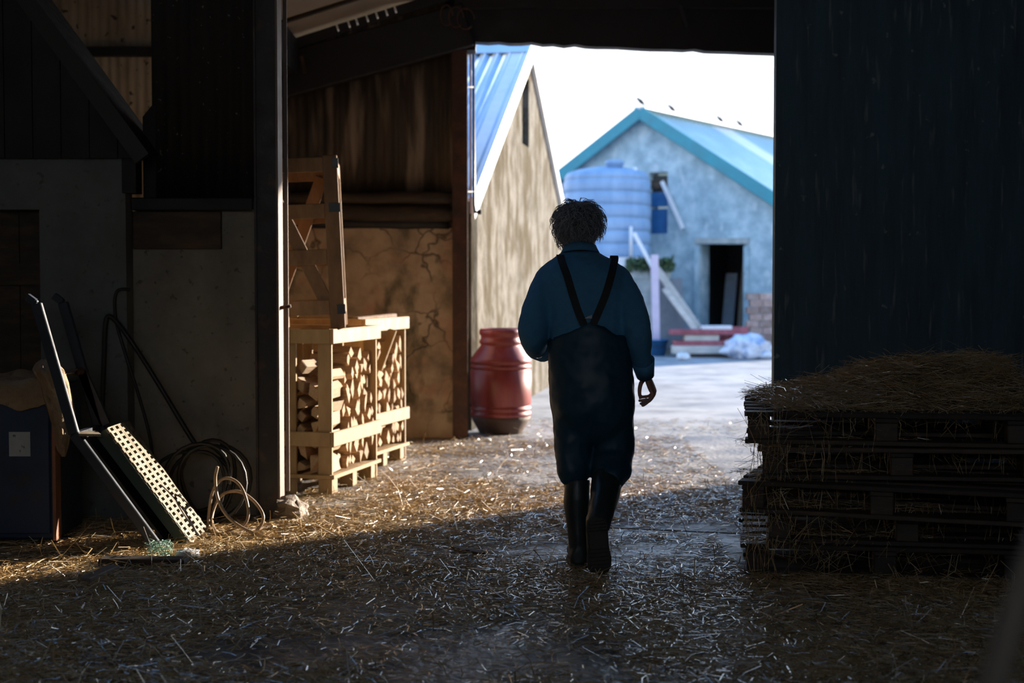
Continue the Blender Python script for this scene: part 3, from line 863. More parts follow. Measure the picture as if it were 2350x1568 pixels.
MB().bar(ap2 + Vector((0, 0, 0.04)), ap2 + rb * 9.3 + Vector((0, 0, 0.04)), 0.26, 0.04, (0, 0, 1)).build('ridge_cap', M['white_paint'], bf)
MB().bar(AP + rr * (HW - 0.1) + rb * 0.4 + Vector((0, 0, EH2 / 2)), AP + rr * (HW - 0.1) + rb * 9 + Vector((0, 0, EH2 / 2)), 0.2, EH2, (0, 0, 1)).build('side_wall', M['far_render'], bf)

# birds on the ridge
def bird(name, s, label, turn):
    base = ap2 + rb * s + Vector((0, 0, 0.06))
    o = thing(name, label, 'bird', base, group='birds on the far ridge')
    hd = Vector((-0.8 * math.cos(turn), -0.3, 0.62)).normalized()
    c = base + Vector((0, 0, 0.10))
    pts = [c - hd * 0.15, c - hd * 0.10, c - hd * 0.05, c, c + hd * 0.05, c + hd * 0.075, c + hd * 0.10, c + hd * 0.12]
    MB().tube(pts, [0.006, 0.016, 0.036, 0.045, 0.036, 0.026, 0.028, 0.012], 10).build('body', M['bird'], o)
    MB().tube([c + hd * 0.11, c + hd * 0.11 + Vector((-0.04, 0, 0.005))], [0.008, 0.002], 6).build('beak', M['bird'], o)
    for q in (-1, 1):
        MB().tube([c + Vector((0.0, q * 0.015, -0.03)), base + Vector((0, q * 0.015, 0))], 0.004, 5).build('leg', M['bird'], o)
bird('bird', 0.05, 'dark bird perched right on the peak of the far gable', 0.0)
bird('bird', 1.37, 'dark bird second along the far ridge from the peak', 0.3)
bird('bird', 3.65, 'dark bird third from the peak, above the white rooflight strip', 0.1)
bird('bird', 4.66, 'dark bird last of the four on the far ridge, nearest the dark door panel', 0.2)

# water tank on its block stand
TY = 27.0
tcx = P(1392, 650, TY).x
tR = 100 * TY / FPX
tz0 = P(1392, 590, TY - tR).z
tz1 = P(1392, 383, TY - tR).z
tk = thing('water_tank', 'big pale blue ribbed plastic water tank beside the far gable', 'tank', (tcx, TY, tz0))
prof = [(tR * 0.97, tz0)]
hh = tz1 - tz0
z = tz0
for k in range(6):
    a = tz0 + hh * 0.88 * k / 6
    b = tz0 + hh * 0.88 * (k + 1) / 6
    prof += [(tR * 0.99, a + 0.03), (tR, a + 0.06), (tR, b - 0.06), (tR * 0.985, b - 0.03), (tR * 0.965, b - 0.012), (tR * 0.965, b + 0.012)]
prof += [(tR * 0.985, tz0 + hh * 0.90), (tR * 0.9, tz0 + hh * 0.965), (tR * 0.70, tz0 + hh * 1.0), (tR * 0.3, tz0 + hh * 1.035), (0.02, tz0 + hh * 1.04)]
MB().lathe(prof, 40, (tcx, TY, 0)).build('shell', M['tank'], tk)
lx = P(1412, 0, TY - 0.4).x
lz = tz0 + hh * 0.99
MB().lathe([(0.155, lz - 0.05), (0.155, lz + 0.10), (0.18, lz + 0.11), (0.18, lz + 0.16), (0.12, lz + 0.18), (0.01, lz + 0.18)], 20, (lx, TY - 0.35, 0)).build('lid', M['tank'], tk)
MB().lathe([(0.05, lz - 0.1), (0.05, lz + 0.04), (0.01, lz + 0.05)], 10, (tcx + tR * 0.6, TY - 0.35, 0)).build('vent', M['white_paint'], tk)
MB().tube([P(1448, 520, TY - tR - 0.01), P(1448, 590, TY - tR - 0.01)], 0.03, 8).build('outlet_pipe', M['white_paint'], tk)
st = thing('block_stand', 'mossy concrete block stand holding up the pale blue water tank', 'stand', (tcx, TY, 0))
zs = P(1392, 612, 26.1).z
sxl, sxr = P(1280, 0, 26.1).x, P(1543, 0, 26.1).x
ncol, nrow = 5, 7
for r_ in range(nrow):
    for c_ in range(-1, ncol):
        off = 0.5 if r_ % 2 else 0.0
        bw = (sxr - sxl) / ncol
        x0 = sxl + (c_ + off) * bw
        x1 = x0 + bw
        x0, x1 = max(x0, sxl), min(x1, sxr)
        if x1 - x0 < 0.05: continue
        MB().bx(x0 + 0.006, x1 - 0.006, 26.1 + rnd.uniform(0, 0.012), 26.3, r_ * zs / nrow + 0.005, (r_ + 1) * zs / nrow - 0.005).build('block', M['block'], st)
MB().bx(sxl + 0.02, sxr - 0.02, 26.12, 27.7, 0, zs - 0.01).build('core', M['block'], st)
MB().bx(P(1300, 0, 26.2).x, P(1488, 0, 26.2).x, 26.12, 27.9, zs, tz0 - 0.005).build('slab', M['white_paint'], st)
n_ = 420
ps = np.stack([nrs.uniform(P(1440, 0, 26.1).x, P(1548, 0, 26.1).x, n_), nrs.uniform(26.02, 26.12, n_), zs + nrs.uniform(-0.06, 0.14, n_) ** 1], 1)
ms = straw_mesh('moss_tufts', ps, nrs.rand(n_) * 2 * PI, nrs.uniform(-0.9, 1.3, n_), nrs.uniform(0.06, 0.16, n_), nrs.uniform(0.012, 0.03, n_), nrs.uniform(-.2, .2, n_), M['moss'])
ms['kind'] = 'stuff'
ms.parent = st
ms.matrix_parent_inverse = MW[st.name].inverted()

# poles and boards around the tank stand
def stick(name, p0, p1, w_, h_, m, label, cat, up=(0, 0, 1), group=None, tube=False):
    mb = MB()
    if tube: mb.tube([p0, p1], w_ / 2, 10)
    else: mb.bar(p0, p1, w_, h_, up)
    return mb.build(name, m, label=label, cat=cat, group=group, bevel=0 if tube else 0.004)
stick('leaning_pole', W(1522, 417, 0.08), W(1572, 525, 0.10), 0.075, 0.05, M['white_paint'], 'white strut slanting across the far wall under the small window', 'pole', rb)
pq = P(1504, 612, 25.95)
stick('leaning_pole', P(1455, 535, 26.02), P(1503, 625, 25.9), 0.07, 0.05, M['white_paint'], 'thin pale pole leaning up against the water tank', 'pole', (0, 1, 0))
gA = G(1608, 795); gA.y = 25.3; gA.x = P(1612, 0, 25.3).x
stick('leaning_board', P(1613, 768, 25.55), P(1508, 618, 25.95), 0.13, 0.05, M['pale_timber'], 'wide pale board leaning from the timber pile up to the mauve post', 'board', (0, 1, 0))
stick('leaning_board', P(1600, 762, 25.45), P(1524, 662, 25.75), 0.10, 0.05, M['pale_timber'], 'shorter pale board leaning below the wide one beside the mauve post', 'board', (0, 1, 0))
bkx = P(1512, 0, 25.6)
bu = thing('feed_bucket', 'blue plastic tub holding the foot of the mauve post', 'tub', (bkx.x, 25.6, 0))
MB().lathe([(0.14, 0.0), (0.19, 0.28), (0.205, 0.28), (0.205, 0.30), (0.185, 0.30), (0.14, 0.04), (0.01, 0.04)], 20, (bkx.x, 25.6, 0)).build('tub', M['blue_plastic'], bu)
MB().tube([(bkx.x + 0.19 * math.cos(t), 25.6 - 0.2 * abs(math.sin(t)), 0.28 - 0.12 * math.sin(t)) for t in [i * PI / 8 for i in range(9)]], 0.007, 6).build('handle', M['pipe'], bu)
stick('upright_post', (bkx.x - 0.02, 25.6, 0.045), P(1502, 585, 25.6), 0.13, 0.13, M['pole_pink'], 'pale mauve post standing upright in the blue tub', 'post', (0, 1, 0))
stick('dark_sheet', P(1540, 800, 26.0), P(1530, 640, 26.08), 0.55, 0.03, M['grey_board'], 'dark grey sheet leaning at the block stand behind the mauve post', 'board', (0, 1, 0))

# boards inside the far doorway
stick('door_board', AP + rr * (d0[0] + 0.22) + rb * 0.7, AP + rr * (d0[0] + 0.16) + rb * 1.1 + Vector((0, 0, 1.5)), 0.24, 0.03, M['grey_board'], 'blue grey board inside the far doorway at its tank side', 'board', rb)
stick('door_board', AP + rr * (d0[0] + 0.45) + rb * 0.8, AP + rr * (d0[0] + 0.38) + rb * 1.3 + Vector((0, 0, 1.9)), 0.13, 0.03, M['pole_wood'], 'tall brown board leaning in the middle of the far doorway', 'board', rb)
stick('door_board', AP + rr * (d1[0] - 0.17) + rb * 0.6, AP + rr * (d1[0] - 0.36) + rb * 1.0 + Vector((0, 0, 1.25)), 0.09, 0.04, M['rust_timber'], 'short rusty orange board leaning in the far doorway', 'board', rb)

# timber pile before the doorway
yT = 25.0
def plank(px0, px1, py0, py1, Y, dep, m, label, tilt=0.0):
    a, b = P(px0, py1, Y), P(px1, py0, Y)
    c = ((a.x + b.x) / 2, Y + dep / 2, (a.z + b.z) / 2)
    MB().box(c, (b.x - a.x, dep, abs(b.z - a.z)), Matrix.Rotation(tilt, 3, 'Y')).build('timber_plank', m, label=label, cat='plank', group='planks in the far timber pile', bevel=0.004)
plank(1545, 1665, 794, 812, yT, 0.35, M['pale_timber'], 'long pale plank at the bottom of the timber pile by the far doorway')
plank(1548, 1670, 783, 793.5, yT + 0.03, 0.35, M['red_timber'], 'red plank resting on the bottom pale plank of the timber pile')
plank(1572, 1650, 769, 782.5, yT + 0.06, 0.3, M['pale_timber'], 'short pale plank midway up the timber pile')
plank(1540, 1700, 757, 768.5, yT + 0.02, 0.4, M['red_timber'], 'broad red plank across the top of the timber pile')
plank(1612, 1680, 748, 756.5, yT + 0.1, 0.3, M['white_paint'], 'white board lying on top of the red planks')
plank(1655, 1722, 769, 793, yT + 0.5, 0.35, M['red_timber'], 'thick red plank end behind the white sheeting')
plank(1680, 1718, 751, 768, yT + 0.45, 0.3, M['red_timber'], 'short red plank poking out behind the pile top')
MB().bx(P(1560, 0, yT).x, P(1700, 0, yT).x, yT + 0.02, yT + 0.3, 0, P(0, 813, yT).z - 0.003).build('timber_bearer', M['old_timber'], label='dark bearer on the ground under the timber pile', cat='plank')
MB().bx(P(1662, 0, yT).x, P(1716, 0, yT).x, yT + 0.52, yT + 0.8, 0, P(0, 793, yT + .5).z - 0.003).build('timber_bearer', M['old_timber'], label='dark bearer under the thick red plank end', cat='plank')

# crumpled sheeting, small white bag
def crumple(name, c, r, m, label, cat, seed, nu=26, nv=14, amp=0.45):
    mb = MB()
    c = Vector(c)
    rings = []
    for i in range(1, nv):
        a = PI * i / nv
        ring = []
        for k in range(nu):
            q = Vector((math.sin(a) * math.cos(2 * PI * k / nu), math.sin(a) * math.sin(2 * PI * k / nu), -math.cos(a)))
            s_ = 1 + amp * noise.noise(q * 2.1 + Vector((seed, 0, 0))) + 0.5 * amp * noise.noise(q * 5 + Vector((0, seed, 0)))
            p = Vector((q.x * r[0], q.y * r[1], q.z * r[2])) * s_
            p.z = max(p.z, -r[2] * 0.7)
            ring.append(c + p)
        rings.append(ring)
    zmin = min(p.z for r_ in rings for p in r_)
    for r_ in rings:
        for p in r_: p.z -= zmin - 0.002
    mb.rings(rings, True)
    return mb.build(name, m, label=label, cat=cat)
sc_ = P(1712, 800, 24.6)
crumple('plastic_sheeting', (sc_.x, 24.6, 0.2), (0.42, 0.25, 0.24), M['sheeting'], 'crumpled white and blue plastic sheeting heaped by the timber pile', 'sheeting', 3.0)
crumple('plastic_bag', (P(1758, 0, 24.5).x, 24.5, 0.1), (0.16, 0.12, 0.09), M['sheeting'], 'small crumpled white bag at the door-panel end of the sheeting', 'bag', 8.0, 16, 9)
crumple('white_bag', (P(1572, 0, 24.2).x, 24.2, 0.05), (0.12, 0.10, 0.07), M['white_paint'], 'little white bag on the yard in front of the timber pile', 'bag', 5.0, 16, 9)
bs = thing('brick_stack', 'low stack of reddish and grey bricks at the far wall by the dark door panel', 'bricks', (P(1745, 0, 25.9).x, 25.9, 0))
bx0 = P(1716, 0, 25.9).x
for r_ in range(9):
    for c_ in range(3):
        if r_ == 8 and c_ == 2: continue
        MB().box((bx0 + 0.12 + c_ * 0.235 + (0.06 if r_ % 2 else 0), 25.9 + rnd.uniform(-0.01, 0.01), 0.065 + r_ * 0.125), (0.225, 0.2, 0.118)).build('brick', M['brick'], bs, bevel=0.004)

# pale silo far behind
so = thing('grain_silo', 'pale tall silo hazy in the distance behind the tan gable', 'silo', (0.72, 44, 0))
sxr_ = P(1247, 0, 44).x
MB().lathe([(1.3, 0), (1.3, 8.4), (0.9, 9.0), (0.05, 9.3)], 32, (sxr_ - 1.3, 44, 0)).build('shell', M['silo'], so)
MB().bx(sxr_ - 0.06, sxr_ + 0.06, 43.9, 44.0, 5.6, 7.6).build('ladder_cage', M['blue_roof'], so)

# --- red barrel
bY = 12.42
bc = P(1149, 0, bY)
br = 70 * bY / FPX
bh = 0.915
fr = [(0, .66), (.015, .70), (.05, .71), (.07, .66), (.10, .66), (.115, .70), (.14, .70), (.155, .66), (.17, .68), (.28, .97), (.30, 1.0), (.325, 1.0), (.333, .955), (.345, .955), (.353, 1.0), (.372, 1.0), (.38, .955), (.392, .955), (.40, 1.0),
      (.72, 1.0), (.73, .955), (.742, .955), (.75, 1.0), (.772, 1.0), (.78, .955), (.792, .955), (.80, 1.0), (.835, .98)]
ba = thing('red_barrel', 'red plastic barrel with ribs and a muddy base by the rust brown column', 'barrel', (bc.x, bY, 0))
prof = [(r_ * br, bh * (1 - t)) for t, r_ in fr][::-1]
MB().lathe([(0.01, bh * .165 - 0.001)] + prof + [(br * 0.60, bh - 0.001), (br * 0.60, bh - 0.03), (0.01, bh - 0.03)], 48, (bc.x, bY, 0)).build('shell', M['barrel'], ba)
MB().lathe([(br * .70, 0), (br * .72, 0.01), (br * .93, bh * .12), (br * .982, bh * .165), (br * 0.9, bh * 0.17)], 48, (bc.x, bY, 0)).build('base', M['barrel_dirt'], ba)

# ================================================================== FIREWOOD CRATES
def crate_parts(root, m, W_, D_, H_, style):
    """local frame: origin at the near right foot, x runs left (negative), y runs back"""
    t, wd = 0.022, 0.09
    def bxp(name, x0, x1, y0, y1, z0, z1, mm=m):
        return MB().bx(x0, x1, y0, y1, z0, z1).build(name, mm, root, bevel=0.003, local=True)
    # corner posts: broad boards on the front and back, seen edge on from the side
    for y0, y1 in ((0.0, t), (D_ - t, D_)):
        for x0 in (-0.09, -W_):
            pd = 0.0 if style == 'full' else 0.06
            bxp('corner_post', x0, x0 + 0.09, y0 if y0 < 0.1 else y0 - pd, y1 + pd if y0 < 0.1 else y1, 0.0, H_)
    if style == 'full':
        for y0, y1 in ((0.001, t), (D_ - t, D_ - 0.001)):
            for x0 in (-0.30, -0.52, -0.74):
                bxp('upright', x0, x0 + 0.065, y0, y1, 0.0, H_ - 0.02)
    tops = [(H_ - wd, H_)]
    if style == 'full':
        tops += [(0.30, 0.39)]
        fronts = tops + [(0.10, 0.125)]
    else:
        fronts = [(H_ - 0.10, H_ - 0.01), (0.685, 0.775), (0.40, 0.495), (0.09, 0.18)]
    for a, b in fronts:
        bxp('front_slat', -W_, -0.0, -t, -0.001, a, b) if style == 'full' else bxp('front_slat', -W_ + 0.09, -0.09, 0.0, t, a, b)
        bxp('back_slat', -W_, 0.0, D_ + 0.001, D_ + t, a, b) if style == 'full' else bxp('back_slat', -W_ + 0.09, -0.09, D_ - t, D_, a, b)
    sides = fronts if style == 'full' else [(H_ - 0.10, H_ - 0.01), (0.09, 0.18)]
    for a, b in sides:
        th = t
        if style == 'full':
            bxp('side_slat', 0.0, th, -t, D_ + t, a, b)
            bxp('side_slat', -W_ - th, -W_, -t, D_ + t, a, b)
        else:
            bxp('side_slat', -t - 0.09 * 0, -0.001, t, D_ - t, a, b)
            bxp('side_slat', -W_, -W_ + t, t, D_ - t, a, b)
    # floor deck on blocks
    for k in range(5):
        bxp('deck_board', -W_ + 0.01 + k * (W_ - 0.12) / 4, -W_ + 0.11 + k * (W_ - 0.12) / 4, 0.03, D_ - 0.03, 0.10, 0.12)
    for y in (0.03, D_ / 2 - 0.04, D_ - 0.11):
        for x in (-W_ + 0.005, -W_ / 2, -0.095):
            bxp('block', x, x + 0.09, y, y + 0.08, 0.0, 0.098)
    if style != 'full':
        for y0_ in (0.0, D_ - 0.022):
            bxp('middle_post', -0.52, -0.43, y0_, y0_ + 0.022, 0.0, H_)
        for yy in (0.012, D_ - 0.012):
            s_ = 1 if yy < 0.1 else -1
            xa_, xb_ = (-0.10, -0.47) if s_ > 0 else (-0.47, -0.12)
            MB().bar((xa_ - 0.0, yy + s_ * 0.024, 0.14), (xb_, yy + s_ * 0.024, H_ - 0.08), 0.022, 0.085, (0, 0, 1)).build('brace', m, root, bevel=0.003, local=True)


CW, CD, CH = 0.95, 0.84, 1.025
ang1 = -math.atan2(0.24, 0.97)
c1 = (P(762, 1142, 8.72).x, 8.72, 0.003)
cr1 = thing('firewood_crate', 'pale slatted firewood crate full of split logs nearest the dark post', 'crate', c1, ang1)
crate_parts(cr1, M['pine'], CW, CD, CH, 'full')
ang2 = -math.atan2(0.27, 0.96)
c2v = Vector((-0.79, 10.55, 0)) - Vector((0.27, 0.963, 0)) * 0.84
cr2 = thing('firewood_crate', 'pale slatted firewood crate of logs standing behind the nearer full one', 'crate', (c2v.x, c2v.y, 0.003), ang2)
crate_parts(cr2, M['pine'], CW, CD, 1.06, 'full')
c3 = P(797, 745, 8.9)
cr3 = thing('empty_crate', 'brown empty crate with crossed braces standing on the firewood crate', 'crate', (c3.x, 8.80, CH + 0.006), rot=(0, -0.045, math.radians(5.7)))
crate_parts(cr3, M['pine_old'], 0.95, 0.80, 1.07, 'empty')
MB().bx(-0.065, 0.006, -0.004, 0.03, 0.72, 0.775).build('strap_clip', M['pipe'], cr3, local=True)
MB().bx(-0.045, 0.006, -0.004, 0.03, 0.09, 0.15).build('strap_clip', M['pipe'], cr3, local=True)
MB().bx(-0.03, 0.006, -0.004, 0.03, 0.99, 1.05).build('strap_clip', M['pipe'], cr3, local=True)


def log_mesh(k):
    r_ = random.Random(100 + k)
    L = 0.26
    kind = k % 4
    if kind == 0: n = 3
    elif kind in (1, 2): n = 4
    else: n = 5
    poly = []
    for i in range(n):
        a = 2 * PI * i / n + r_.uniform(-0.38, 0.38)
        q = r_.uniform(0.62, 1.2)
        poly.append((q * math.cos(a), q * math.sin(a)))
    # arc bark side for wedges
    mx = max(abs(c) for p in poly for c in p)
    mb = MB()
    rings = []
    for t in (0.0, 0.04, 0.5, 0.97, 1.0):
        g = (1.0 if 0 < t < 1 else 0.94)
        tw = r_.uniform(-0.06, 0.06)
        rings.append([((t - 1) * L, g * p[0] / mx + tw, g * p[1] / mx + tw) for p in poly])
    mb.rings(rings, False)
    me = bpy.data.meshes.new('firewood_log')
    me.from_pydata([tuple(p) for p in mb.v], [], mb.f)
    me.materials.append(M['log'])
    return me
LM = [log_mesh(k) for k in range(8)]


def put_log(cloc, ang, x, y, z, sy, sz, label, group, roll=0.0, yaw=0.0):
    o = bpy.data.objects.new('firewood_log', rnd.choice(LM))
    COL.objects.link(o)
    R = Matrix.Rotation(ang, 3, 'Z')
    p = Vector(cloc) + R @ Vector((x, y, z))
    o.location = p
    o.rotation_euler = (roll, 0, ang + yaw)
    o.scale = (1, sy, sz)
    props(o, label, 'log', group)
    return o


def fill_crate(cloc, ang, a0, a1, fixed, lab, grp, ztop, along='x'):
    """columns of logs of uneven height; along says which way the logs run"""
    y = a0
    while y < a1 - 0.04:
        wdt = min(rnd.uniform(0.06, 0.098), a1 - y)
        z = 0.127
        top = ztop + rnd.uniform(-0.10, 0.02)
        while z < top:
            hh_ = rnd.uniform(0.075, 0.15)
            if z + hh_ > top + 0.03: break
            roll = rnd.choice((0.0, 0.2, -0.25, 0.35, -0.12, 0.1))
            k_ = 1.02
            cy = y + wdt / 2
            if along == 'x':
                put_log(cloc, ang, fixed + rnd.uniform(-0.03, 0.012), cy, z + hh_ / 2, wdt / 2 * k_, hh_ / 2 * k_, lab, grp, roll, rnd.uniform(-0.08, 0.08))
            else:
                put_log(cloc, ang, cy, fixed + rnd.uniform(-0.012, 0.03), z + hh_ / 2, wdt / 2 * k_, hh_ / 2 * k_, lab, grp, roll, rnd.uniform(-0.1, 0.1) - PI / 2)
            z += hh_ * 0.97
        y += wdt * 0.98


fill_crate(c1, ang1, 0.29, CD - 0.03, -0.014, 'pale split log end showing in the side of the nearer full crate', 'split logs facing out of the nearer crate', 0.90)
fill_crate(c1, ang1, -0.60, -0.03, 0.03, 'split log end seen between the front uprights of the nearer full crate', 'split logs behind the front of the nearer crate', 0.86, 'y')
fill_crate((c2v.x, c2v.y, 0.003), ang2, 0.03, 0.81, -0.014, 'reddish split log end showing in the crate standing behind', 'split logs in the crate behind', 0.93)
ls_ = P(902, 757, 10.15); le2 = P(868, 850, 9.98)
stick('loose_batten', le2, ls_, 0.02, 0.055, M['pine'], 'loose pale batten propped slantwise in the crate behind', 'batten', (1, 0, 0))
# bark and scraps on top of the rear crate, white scrap on the front one
stick('bark_strip', P(815, 733, 10.0), P(905, 724, 10.4), 0.05, 0.03, M['pine_old'], 'strip of bark lying on top of the crate behind', 'bark')

# ================================================================== LEFT CLUTTER
# blue cabinet
bY0 = 7.06
bz = P(60, 885, bY0).z
bx1 = P(112, 0, bY0).x
cb = thing('blue_cabinet', 'dark blue steel cabinet with a pale label at far left', 'cabinet', (-2.7, bY0 + 0.2, 0))
MB().bx(-3.3, bx1, bY0, bY0 + 0.45, 0.03, bz).build('body', M['blue_metal'], cb, bevel=0.01)
MB().bx(-3.29, bx1 - 0.02, bY0 - 0.02, bY0 - 0.002, 0.06, bz - 0.05).build('door', M['blue_metal'], cb, bevel=0.006)
la_, lb_ = P(20, 1048, bY0 - 0.03), P(68, 992, bY0 - 0.03)
MB().bx(la_.x, lb_.x, bY0 - 0.024, bY0 - 0.021, la_.z, lb_.z).build('label_plate', M['label'], cb)
MB().bx(bx1 - 0.004, bx1 + 0.012, bY0 - 0.03, bY0 + 0.05, 0.03, bz - 0.02).build('edge_strip', M['rust_timber'], cb)
for x in (-3.2, -2.3):
    MB().bx(x, x + 0.06, bY0 + 0.05, bY0 + 0.11, 0, 0.03).build('foot', M['blue_metal'], cb)

# hessian sack draped over the cabinet corner
def sack():
    mb = MB()
    def patch(nu, nv, fn):
        vs = [fn(i / nu, j / nv) for i in range(nu + 1) for j in range(nv + 1)]
        w_ = nv + 1
        mb.add(vs, [(i * w_ + j, i * w_ + j + 1, (i + 1) * w_ + j + 1, (i + 1) * w_ + j) for i in range(nu) for j in range(nv)], True)
    def top(u_, v_):
        x = -3.2 + (bx1 + 0.05 + 3.2) * u_
        y = bY0 + 0.42 - 0.47 * v_
        z = bz + 0.015 + 0.05 * abs(noise.noise(Vector((x * 4, y * 5, 0)))) + 0.03 * abs(noise.noise(Vector((x * 9, y * 9, 3)))) + 0.10 * max(0, u_ - 0.8) * 2 * (1 - abs(2 * v_ - 1))
        if v_ > 0.9:
            k = (v_ - 0.9) / 0.1
            z -= k * (0.12 + 0.06 * noise.noise(Vector((x * 6, 2, 0))))
            y = bY0 - 0.045 + 0.02 * (1 - k) + 0.02 * noise.noise(Vector((x * 8, k * 3, 1)))
        return Vector((x, y, z))
    patch(50, 40, top)
    def strip(rows, Y_, fold, seed):
        ys = [r_[0] for r_ in rows]
        def f(u_, v_):
            py = ys[0] + (ys[-1] - ys[0]) * u_
            l_ = np.interp(py, ys, [r_[1] for r_ in rows]); r2 = np.interp(py, ys, [r_[2] for r_ in rows])
            l_ += 5 * noise.noise(Vector((py * 0.02, seed, 0))); r2 += 4 * noise.noise(Vector((py * 0.02, seed, 5)))
            px = float(l_ + (r2 - l_) * v_)
            q = Vector((v_ * 3.0, u_ * 3.5, seed))
            y = Y_ - fold * math.sin(PI * v_) - 0.03 * noise.noise(q) - 0.018 * noise.noise(q * 2.7) - 0.010 * noise.noise(q * 6)
            if u_ < 0.12: y += 0.10 * (0.12 - u_) / 0.12
            return P(px, float(py), y)
        patch(46, 20, f)
    strip([(826, 96, 112), (836, 82, 130), (850, 74, 146), (880, 92, 157), (930, 108, 163), (980, 121, 163), (1020, 131, 158), (1048, 142, 148)], 7.03, 0.045, 2.0)
    strip([(818, 112, 124), (850, 120, 148), (900, 128, 163), (950, 140, 172), (992, 150, 177)], 7.16, 0.03, 7.0)
    o = mb.build('hessian_sack', M['sack'], label='crumpled brown hessian sack draped over the blue cabinet corner', cat='sack')
    sd = o.modifiers.new('thick', 'SOLIDIFY')
    sd.thickness = 0.005
    return o
sack()

# slatted ramp / trolley leaning left of the hose
RY0, RY1 = 6.93, 7.34
rp = thing('slatted_trolley', 'leaning trolley with cream perforated slat panel and dark bent rails', 'trolley', (-1.75, 7.2, 0))
def rail(Y, dxp=0.0):
    top = P(62, 681, RY0); k1 = P(84, 697, RY0); kink = P(170, 996, RY0); ft = P(366, 1262, RY0)
    pts = [Vector((q.x + dxp, Y, q.z)) for q in (top, k1, kink, ft)]
    return pts
for nm, Y in (('rail', RY0), ('rail', RY1)):
    a, b, c, d = rail(Y)
    mb = MB()
    mb.bar(b, c, 0.03, 0.05, (1, 0, 0))
    mb.bar(c, d, 0.03, 0.05, (1, 0, 0))
    mb.bar(a, b, 0.03, 0.03, (0, 0, 1))
    ob = mb.build(nm, M['navy_steel'], rp, bevel=0.004)
    MB().bar(a, a.lerp(b, 0.8), 0.034, 0.034, (0, 0, 1)).build('grip', M['navy_steel'], ob)
a, b, c, d = rail(RY0)
e_ = (d - c).normalized()
QY0, QY1 = RY0 + 0.11, RY0 + 0.51
pt0, pt1 = Vector((P(243, 984, QY0).x, 0, P(243, 984, QY0).z)), Vector((P(437, 1259, QY0).x, 0, 0.012))
sd_ = (pt1 - pt0)
sn = Vector((-sd_.z, 0, sd_.x)).normalized() * -1
if sn.x < 0: sn = -sn
# back board between the rails
MB().bar(c + Vector((-0.01, (RY1 - RY0) / 2 + 0.06, 0.0)), d + Vector((-0.01, (RY1 - RY0) / 2 + 0.06, 0.02)), RY1 - RY0 - 0.14, 0.012, sn).build('back_board', M['black_rubber'], rp)
MB().bar(c + Vector((0.01, 0.02, 0.0)), Vector((pt0.x - 0.02, RY0 + 0.06, pt0.z - 0.02)), 0.16, 0.012, (0, 0, 1)).build('top_plate', M['cream_plastic'], rp)
for Y in (QY0 + 0.012, QY1 - 0.03):
    MB().bar(Vector((pt0.x, Y, pt0.z)) - sn * 0.035, Vector((pt1.x, Y, pt1.z)) - sn * 0.035 + Vector((0, 0, 0.02)), 0.02, 0.055, sn).build('side_panel', M['green_paint'], rp)
MB().bar(Vector((pt0.x, (QY0 + QY1) / 2, pt0.z)) - sn * 0.05, Vector((pt1.x, (QY0 + QY1) / 2, pt1.z)) - sn * 0.05 + Vector((0, 0, 0.03)), QY1 - QY0 - 0.05, 0.008, sn).build('sun_stop', M['navy_steel'], rp)  # unseen plate added to stop sun through the holes dotting the back board
# cream perforated panel: cross bars and long bars round real holes
mb = MB()
LL = sd_.length
ud = sd_.normalized()
WID = QY1 - QY0 - 0.02
ybase = QY0 + 0.01
cols, rows = 4, 23
def pp(s_, y_): return pt0 + ud * s_ + Vector((0, ybase + y_, 0))
edges = []
for c_ in range(cols):
    y0 = WID * c_ / cols; cw = WID / cols
    for (ya, yb) in ((y0 + 0.002, y0 + cw * 0.24), (y0 + cw * 0.76, y0 + cw - 0.002)):
        mb.bar(pp(0, (ya + yb) / 2), pp(LL, (ya + yb) / 2), yb - ya, 0.012, sn)
    for r_ in range(rows + 1):
        s_ = LL * r_ / rows
        s0, s1 = max(0, s_ - LL / rows * 0.21), min(LL, s_ + LL / rows * 0.21)
        mb.bar(pp(s0, y0 + cw * 0.5) + sn * 0.0006, pp(s1, y0 + cw * 0.5) + sn * 0.0006, cw * 0.5, 0.012, sn)
    for r_ in range(rows):
        if r_ % 2 == 0:
            s_ = LL * (r_ + 0.5) / rows
            if c_ == 0: mb.bar(pp(s_ - 0.012, -0.006), pp(s_ + 0.012, -0.006), 0.012, 0.012, sn)
            if c_ == cols - 1: mb.bar(pp(s_ - 0.012, WID + 0.004), pp(s_ + 0.012, WID + 0.004), 0.012, 0.012, sn)
mb.build('slat_panel', M['cream_plastic'], rp)
MB().bar(P(188, 852, RY1) , P(243, 975, RY1), 0.03, 0.05, (1, 0, 0)).build('brace', M['navy_steel'], rp)
MB().tube([P(178, 852, RY1 - 0.05), P(196, 852, RY1 + 0.03)], 0.02, 10).build('bolt', M['rust'], rp)
for Y in (RY0 + 0.02,):
    MB().bar((c.x, RY0, c.z - 0.01), (c.x, RY1, c.z - 0.01), 0.03, 0.03, (0, 0, 1)).build('cross_bar', M['navy_steel'], rp)

